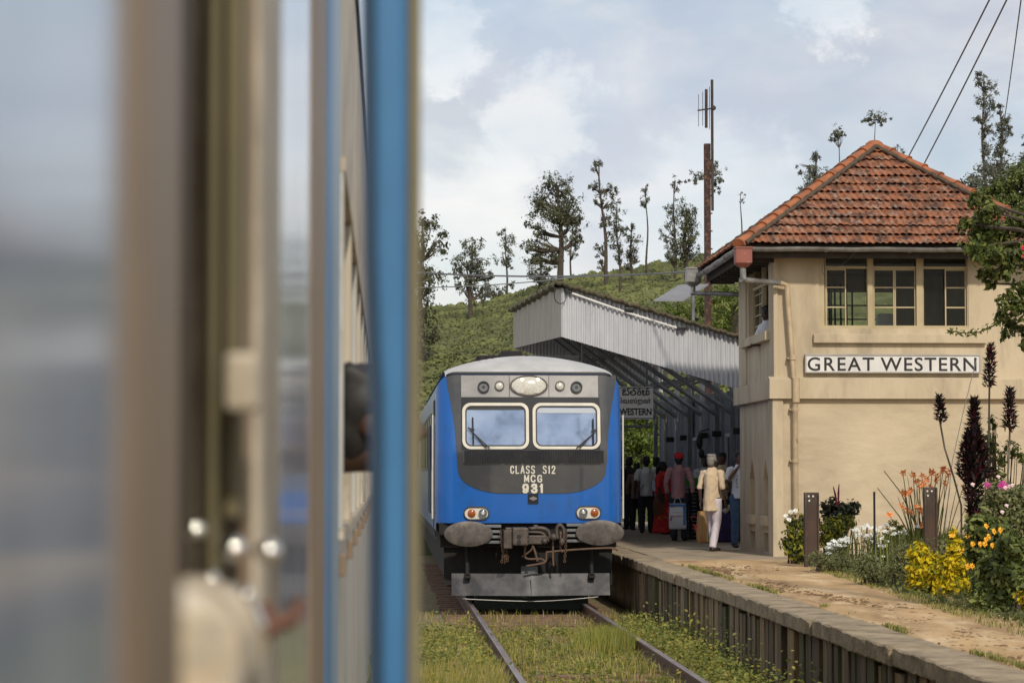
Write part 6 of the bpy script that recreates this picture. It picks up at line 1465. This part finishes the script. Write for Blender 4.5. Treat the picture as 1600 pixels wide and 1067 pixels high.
# orange lilies
ll = thing('lily_clump', 'clump of orange lilies on tall stalks between the two dark posts and the purple plant', 'flowers', (P(1465,840,36.6).x, 36.8, PZ), 'flowers in the border')
fl = [(1411,740),(1427,742),(1432,752),(1441,745),(1437,760),(1447,750),(1421,766),(1413,770),(1456,738),(1463,744),(1470,736),(1478,742),(1474,733),(1443,757),(1462,752),(1476,755),(1505,761),(1420,772),(1424,800),(1416,798),(1431,793),(1410,789),(1441,798),(1440,820),(1390,805),(1452,762),(1484,738)]
st = MB(); fp, fn, fo = [], [], []; rr = random.Random(3)
for (u, v) in fl:
    c = P(u, v, 36.3+rr.uniform(-.2,.2)); b = Vector((P(1440+(u-1440)*.35+rr.uniform(-8,8), 850, 36.8).x, 36.8, PZ)); st.tube([b, b.lerp(c,.5)+Vector((.04*rr.uniform(-1,1),0,.06)), c], [.009,.007,.005], 5)
    d0 = np.array([rr.uniform(-.7,.7), -1, rr.uniform(-.1,.6)]); d0 /= np.linalg.norm(d0); a0 = np.cross(d0, [0,0,1]); a0 /= np.linalg.norm(a0); b0 = np.cross(d0, a0)
    fp, fn, fo = [], [], []
    for q in range(6): th = 2*PI*q/6; o = a0*math.cos(th)+b0*math.sin(th); fp.append(np.array(c)+o*.032+d0*.02); fn.append(d0*.8-o*.5); fo.append(o+d0*.55)
    leaves(np.array(fp), np.array(fn), .078, LG['fl_orange'], 'flower', ll, asp=.5, seed=int(u), outward=np.array(fo), fold=.5)
for k in range(26):
    u = rr.uniform(1400, 1515); b = Vector((P(1455+(u-1455)*.4, 850, 36.9).x, 36.9, PZ)); e = P(u, rr.uniform(745, 800), 36.8); st.tube([b, b.lerp(e,.6)+Vector((0,0,.05)), e], [.008,.006,.003], 4)
for (a, b) in (((1383,760),(1420,835)), ((1370,735),(1412,800))): pass
st.tube([P(1371,762,36.5), P(1405,806,36.5), P(1430,850,36.6)], [.006,.008,.01], 5); st.tube([P(1381,735,36.5), P(1408,770,36.5), P(1440,840,36.6)], [.006,.008,.01], 5)
st.build('stalks', LG['grey'][0], ll); 
def blades(n, xf, h0, h1, mats, name, parent=None, w_=.012, seed=1, lean=.35, origin=None, zf=None, mi=None):
    r = np.random.default_rng(seed); b = xf(r, n); n = len(b); h = r.uniform(h0, h1, n) if np.isscalar(h0) else h0; th = r.uniform(0, 2*PI, n); ln = r.uniform(.1, 1, n)*lean*h
    dx, dy = np.cos(th)*ln, np.sin(th)*ln; ph = r.uniform(0, PI, n); wx, wy = np.cos(ph)*w_, np.sin(ph)*w_*.6
    z0 = b[:,2]; P0 = np.stack([b[:,0]-wx, b[:,1]-wy, z0-.02], 1); P1 = np.stack([b[:,0]+wx, b[:,1]+wy, z0-.02], 1)
    P2 = np.stack([b[:,0]+dx*.4+wx*.7, b[:,1]+dy*.4+wy*.7, z0+h*.6], 1); P3 = np.stack([b[:,0]+dx*.4-wx*.7, b[:,1]+dy*.4-wy*.7, z0+h*.6], 1); P4 = np.stack([b[:,0]+dx, b[:,1]+dy, z0+h*(1-.2*ln/np.maximum(h,.01))], 1)
    V = np.stack([P0,P1,P2,P3,P4], 1).reshape(-1,3); o = np.array(ORG[parent.name] if parent else (origin or (0,0,0)), float)
    me = bpy.data.meshes.new(name); me.vertices.add(5*n); me.vertices.foreach_set('co', (V-o).ravel()); I = np.arange(5*n).reshape(n,5)
    F = np.concatenate([I[:,[0,1,2]], I[:,[0,2,3]], I[:,[3,2,4]]], 1).ravel(); me.loops.add(9*n); me.loops.foreach_set('vertex_index', F); me.polygons.add(3*n); me.polygons.foreach_set('loop_start', np.arange(3*n)*3)
    for q in mats: me.materials.append(q)
    me.polygons.foreach_set('material_index', np.repeat(r.integers(0, len(mats), n) if mi is None else mi(r, b), 3).astype(np.int32)); me.update(calc_edges=True)
    ob = bpy.data.objects.new(name, me); COL.objects.link(ob)
    if parent: ob.parent = parent
    else: ob.location = o.tolist()
    ORG[ob.name] = tuple(o); return ob
blades(1500, lambda r, n: np.stack([P(1455,850,36.6).x+r.normal(0,.42,n), 36.5+r.uniform(-.3,.4,n), np.full(n, PZ)], 1), .25, .62, LG['shrub'][1:]+LG['grass'][1:2], 'leaves', ll, seed=4, w_=.012)
shrub('golden yellow shrub in front of the second post', 28.0, [(1436,868,15,18),(1452,890,26,20),(1440,905,18,20),(1465,912,22,16)], .07, 3600, 'yellow', flowers=None)
shrub('larger golden yellow shrub with a tall sprig right of the second post', 27.4, [(1494,858,10,18),(1488,842,7,13),(1502,878,18,18),(1515,895,20,24),(1487,898,22,26),(1500,920,30,18)], .07, 5200, 'yellow', flowers=[('fl_yellow', [(1488,836),(1513,838),(1508,858),(1505,863)], .045, 'flower')])
shrub('light green leafy bush dotted with orange-yellow flowers at the right', 25.8, [(1535,830,22,20),(1560,850,26,30),(1525,860,16,20),(1545,885,24,26),(1540,920,20,24)], .085, 4200, 'shrub', flowers=[('fl_yellow', [(1541,822),(1545,838),(1553,830),(1563,828),(1532,850),(1539,850),(1551,852),(1520,850),(1541,843),(1512,885),(1519,884),(1552,900),(1535,900),(1583,898)], .038, 'flower')])
shrub('large dark green bush at the right edge of the border', 24.4, [(1585,860,22,26),(1565,900,30,30),(1595,895,22,34),(1575,935,28,24),(1605,925,26,34),(1545,935,20,20)], .085, 6500, 'shrub', shell=.7)
shrub('tall thin-leaved bush with magenta and pink flowers at the right', 28.6, [(1560,775,22,16),(1590,780,24,20),(1575,800,34,18),(1600,815,30,22),(1545,795,14,14)], .055, 3800, 'grey', flowers=[('fl_mag', [(1543,758),(1567,756),(1570,760),(1564,760)], .05, 'flower'), ('fl_pink', [(1571,762),(1577,760),(1582,758),(1573,790),(1566,800),(1520,757),(1560,745)], .032, 'pale_flower')])
shrub('thin leafy shrub rising behind the purple plants at the right', 35.5, [(1545,690,12,22),(1560,715,16,16),(1555,745,16,14),(1580,700,12,14),(1598,715,14,8),(1550,660,8,14)], .07, 800, 'shrub', shell=.3)
shrub('low yellow-leaved sprig at the lower right edge', 23.5, [(1592,930,8,7),(1600,940,10,9)], .05, 160, 'yellow', stems=True)
# ti plants
def tiplant(label, D, pts, heads, wst=.014, name='ti_plant'):
    t = thing(name, label, 'plant', tuple(P(pts[-1][0], 860, D)), 'dark purple ti plants'); m = MB(); q = [P(u, v, D) for u, v in pts]; q.append(Vector((q[-1].x, D, PZ)));
    m.tube(q, wst, 6); m.build('stalk', M['barkpale'] if wst < .02 else M['bark'], t); fp, fn, fo = [], [], []; r = np.random.default_rng(int(pts[0][0])); s = 4000/D
    for (u0, v0, u1, v1, w0, w1, n) in heads:      # from top (u0,v0,w0) to bottom
        for k in range(n):
            q_ = k/n; a = k*2.39996; c = np.array(P(u0+(u1-u0)*q_, v0+(v1-v0)*q_, D)); w_ = (w0+(w1-w0)*q_)/s; o = np.array([math.cos(a), math.sin(a), .55+.9*(1-q_)**4]); o /= np.linalg.norm(o)
            fp.append(c+o*w_*r.uniform(.45,.85)); fo.append(o*2.2); fn.append(np.cross(o, [math.sin(a), -math.cos(a), 0])*-1)
    leaves(np.array(fp), np.array(fn), np.full(len(fp), 1.0)*min(np.mean([(h_[4]+h_[5])*.5 for h_ in heads])*1.1, 16)/s, LG['purple'], 'leaf', t, asp=.3, seed=3, outward=np.array(fo)); return t
tiplant('dark purple ti plant leaning left on a bare stalk, the leftmost of four', 35.5, [(1468,655),(1476,700),(1490,745),(1502,790)], [(1467,622,1471,662,9,15,110)])
tiplant('tallest dark purple ti plant on an upright bare stalk touching the name board', 35.2, [(1546,600),(1545,680),(1544,760)], [(1548,542,1545,608,10,14,170)])
tiplant('dark purple ti plant on a bare stalk nearest the right edge', 35.0, [(1578,670),(1576,720),(1573,770)], [(1578,612,1577,676,10,17,160)])
tiplant('broadest ti plant, leafy and nearly black from top to bottom', 34.8, [(1523,700),(1524,780)], [(1522,627,1521,705,10,20,260), (1521,690,1523,760,26,40,800), (1523,750,1524,830,34,12,450)], wst=.02)
# steel posts and rod
def opost(u, v0, D, w_, label):
    p = P(u, v0, D); t = thing('fence_post', label, 'post', (p.x, D, PZ), 'old fence posts'); h_ = w_/2
    m = MB(); m.bbox(p.x-h_, p.x+h_, D-.05, D+.03, PZ-.1, p.z, .006); m.bbox(p.x-h_-.004, p.x-h_+.02, D-.075, D+.05, PZ-.1, p.z-.004, .003); m.bbox(p.x+h_-.02, p.x+h_+.004, D-.075, D+.05, PZ-.1, p.z-.006, .003); m.build('post', M['rustpost'], t)
    m = MB()
    for du, dv in ((-4, 6), (3, 6), (-3, 13)): q = P(u+du, v0+dv, D-.056); m.tube([q, q+Vector((0,.02,0))], .014, 8)
    m.build('bolt_hole', M['white'], t)
M['rustpost'] = mat('weathered_sleeper_post', (.075,.042,.03), (.042,.032,.026), scale=6, rough=.85, c3=(.16,.13,.1), s3=5, stretch=(1,1,.4))
opost(1267.5, 769, 36.1, .195, 'brown steel post at the left end of the flower border'); opost(1453, 761, 35.4, .175, 'darker post between the orange lilies and the yellow shrub')
m = MB(); q = P(1366, 768, 36.3); m.tube([(q.x, q.y, PZ), (q.x, q.y, q.z)], .016, 8); tag(m.build('rod', M['black'], origin=(q.x, q.y, PZ)), 'thin dark rod standing in the white daisies', 'rod')

# near tree at the right with red flowers
nt_ = thing('flowering_tree', 'leafy green tree with red flowers reaching in from the right edge', 'tree', tuple(P(1690, 900, 33))); D = 33; s = 4000/D
lob = [(1530,312,16,10),(1545,330,18,16),(1532,355,26,20),(1560,370,28,26),(1590,345,20,22),(1522,385,18,14),(1548,400,24,18),(1583,400,24,26),(1538,428,14,9),(1562,425,18,14),(1548,443,9,8),(1598,450,14,20),(1575,470,14,14),(1590,480,20,18),(1566,495,10,12),(1578,510,12,14),(1574,527,8,8),(1605,520,12,18),(1600,535,7,12),(1630,410,30,50),(1508,350,9,9)]
cl = [(P(u, v, D+random.Random(u*v).uniform(-.3,.3)), (ru/s, ru/s, rv/s)) for u, v, ru, rv in lob]
p, nn = clumps(cl, 6800, 77, .24, .4, 12); leaves(p, nn, .085, LG['shrub'], 'crown', nt_, asp=.5, seed=6, droop=.5)
m = MB(); tb = P(1720, 700, D); m.tube([Vector((tb.x, D, PZ)), Vector((tb.x-.05, D, 2)), P(1700, 500, D), P(1690, 350, D)], [.16,.13,.11,.08], 10)
for (c, rd) in cl: b0 = P(1700, 480, D) if c.z < P(0,430,D).z else P(1694, 400, D); m.tube([b0, Vector(b0).lerp(Vector(c), .55)+Vector((0,0,.12)), Vector(c)], [.05,.025,.008], 5)
m.build('trunk', M['bark'], nt_)
sp_ = [(1592,490),(1570,498),(1550,510),(1530,519),(1512,521),(1490,518),(1482,520)]
m = MB(); m.tube([P(u, v, D-.1) for u, v in sp_], [.012,.01,.009,.008,.007,.005,.003], 5); m.build('branch', M['bark'], nt_)
fp = []
for k in range(150): q = random.random()*5.9; i = int(q); f_ = q-i; a, b = sp_[i], sp_[i+1]; fp.append(np.array(P(a[0]+(b[0]-a[0])*f_, a[1]+(b[1]-a[1])*f_, D-.1))+np.random.default_rng(k).normal(0,.022,3))
leaves(np.array(fp), np.tile([0,-.5,1.],(150,1)), .07, LG['shrub'][1:], 'branch_leaves', nt_, asp=.5, seed=9)
fp, fn, fo = [], [], []
for (u, v) in ((1599,387),(1600,400)):
    c = np.array(P(u, v, D-.55))
    for q in range(8): th = q*.785; o = np.array([math.cos(th), -.2, math.sin(th)]); fp.append(c+o*.018); fn.append([0,-1,.3]); fo.append(o)
leaves(np.array(fp), np.array(fn, float), .04, LG['fl_red'], 'flower', nt_, asp=.6, seed=1, outward=np.array(fo))

# ================================================================== GRASS AND WEEDS
def between(r, n):                                   # weeds over both sides of the track
    y = 9+(39.5-9)*r.uniform(0,1,n)**1.0; x = r.uniform(-.3, EDGE+.03, n)
    dens = np.clip(.62+.6*fbm(x*1.6, y*.7, 31), 0, 1); thin = np.where((x > 1.4) & (x < 2.95), .62, 1.0)*np.where(y > 34, .25, 1)*np.where((y > 31) & (y <= 34), .6, 1)
    thin *= np.where(np.abs(np.abs(x-2.19)-.871) < .06, 0, 1)
    k = r.uniform(0,1,n) < dens*thin; return np.stack([x[k], y[k], np.full(k.sum(), GZ)], 1)
ob = blades(105000, between, .04, .19, LG['grass'], 'grass', seed=3, w_=.006, lean=.7); tag(ob, 'yellow green grass and weeds growing over the railway track', 'grass', kind='stuff')
def patchg(cx, cy, sx, sy): return lambda r, n: np.stack([np.minimum(cx+r.normal(0, sx, n), EDGE+.03), cy+r.normal(0, sy, n), np.full(n, GZ)], 1)
c = P(955, 985, 31.5); ob = blades(2600, patchg(2.74, 31.6, .15, .5), .12, .36, LG['grass'][:2]+LG['shrub'][2:], 'tall_grass', seed=8, w_=.007, lean=.35, origin=(2.7, 31.8, GZ)); tag(ob, 'tall green grass tuft covering the right rail', 'grass tuft', kind='stuff')
ob = blades(9000, lambda r, n: np.stack([r.uniform(.0, 1.2, n), r.uniform(14, 27, n), np.full(n, GZ)], 1), .12, .36, [LG['grass'][0], LG['grass'][2], LG['grass'][1]], 'tall_grass', seed=9, w_=.005, lean=.4, origin=(.6, 20, GZ)); tag(ob, 'tall dry yellow grass between the two tracks', 'grass', kind='stuff')
# broad-leaved weeds
r = np.random.default_rng(21); wp, wn = [], []
def weed(x, y, h, n, sp):
    for k in range(n): wp.append([min(x+r.normal(0, sp), EDGE+.04), y+r.normal(0, sp), GZ+abs(r.normal(0, h*.5))+.02]); wn.append([0,-.3,1.])
for k in range(1500):
    x = r.choice([r.uniform(3.15, 3.8), r.uniform(.0, 1.3), r.uniform(1.4, 3.0)], p=[.42,.28,.30]); y = r.uniform(12, 36); weed(x, y, .16 if x > 3.1 or x < 1.3 else .08, int(r.integers(15, 42)), .09)
for k in range(230): weed(r.uniform(3.3, 3.82), r.uniform(14, 34), .36, 26, .10)
ob = leaves(np.array(wp), np.array(wn), .052, [LG['grass'][0], LG['grass'][1], LG['shrub'][2], LG['grass'][3]], 'weeds', seed=5, asp=.55); tag(ob, 'broad-leaved weeds beside the platform wall and between the rails', 'weeds', kind='stuff')
# grass fringe on the platform behind the coping and at the border
def fringe(r, n):
    y = r.uniform(14, 39, n); k = r.uniform(0,1,n); x = np.where(k < .5, EDGE+.47+np.abs(r.normal(0, .035, n)), 5.15+np.abs(r.normal(0,.3,n))+np.clip((y-21)*.055, 0, 1.2)); keep = fbm(x*2, y*1.3, 41) > -.15
    keep |= k > .75
    return np.stack([x[keep], y[keep], np.full(keep.sum(), PZ-.01)], 1)
ob = blades(15000, fringe, .015, .06, [LG['grass'][1], LG['grass'][2], LG['grass'][3]], 'grass_fringe', seed=13, w_=.005, lean=.8); tag(ob, 'short grass fringe along the coping and the flower border', 'grass', kind='stuff')
# low ground cover under the garden plants
def soil(r, n):
    y = r.uniform(20, 40.6, n); x0 = np.interp(y, [18, 21.4, 27.7, 32, 35, 39, 41], [5.45, 5.5, 5.66, 5.95, 6.2, 6.4, 6.5]); x = x0+np.abs(r.uniform(0, 1, n))**1.3*4.2; return np.stack([x, y, np.full(n, PZ-.01)], 1)
r2 = np.random.default_rng(17); q = soil(r2, 17000); q[:,2] += np.abs(r2.normal(0,.045,len(q)))
ob = leaves(q, np.tile([0,-.3,1.],(len(q),1)), .06, LG['grey'][:2]+LG['shrub'][:2]+[LG['grass'][3]], 'ground_cover', seed=19, asp=.4); tag(ob, 'low leafy ground cover beneath the garden shrubs', 'ground cover', kind='stuff')
# clods and stones on the dirt
r = random.Random(8); m = MB()
cc_ = [(r.uniform(17, 37), EDGE+.6+abs(r.gauss(.35,.35))) for _ in range(38)]
for k in range(1500):
    q = r.choice(cc_); y = q[0]+r.gauss(0, .55); x = max(q[1]+r.gauss(0, .13), EDGE+.5); a = r.uniform(.006,.019)*(1.7 if r.random() < .06 else 1); m.ell((x, y, PZ-.012), (a*r.uniform(.8,1.8), a*1.3, a*.55), 7, 4, rot=Matrix.Rotation(r.uniform(0,3), 3, 'Z'))
tag(m.build('clods', M['dirt2'], smooth=True), 'scattered clods and small stones on the worn dirt', 'stones', kind='stuff')
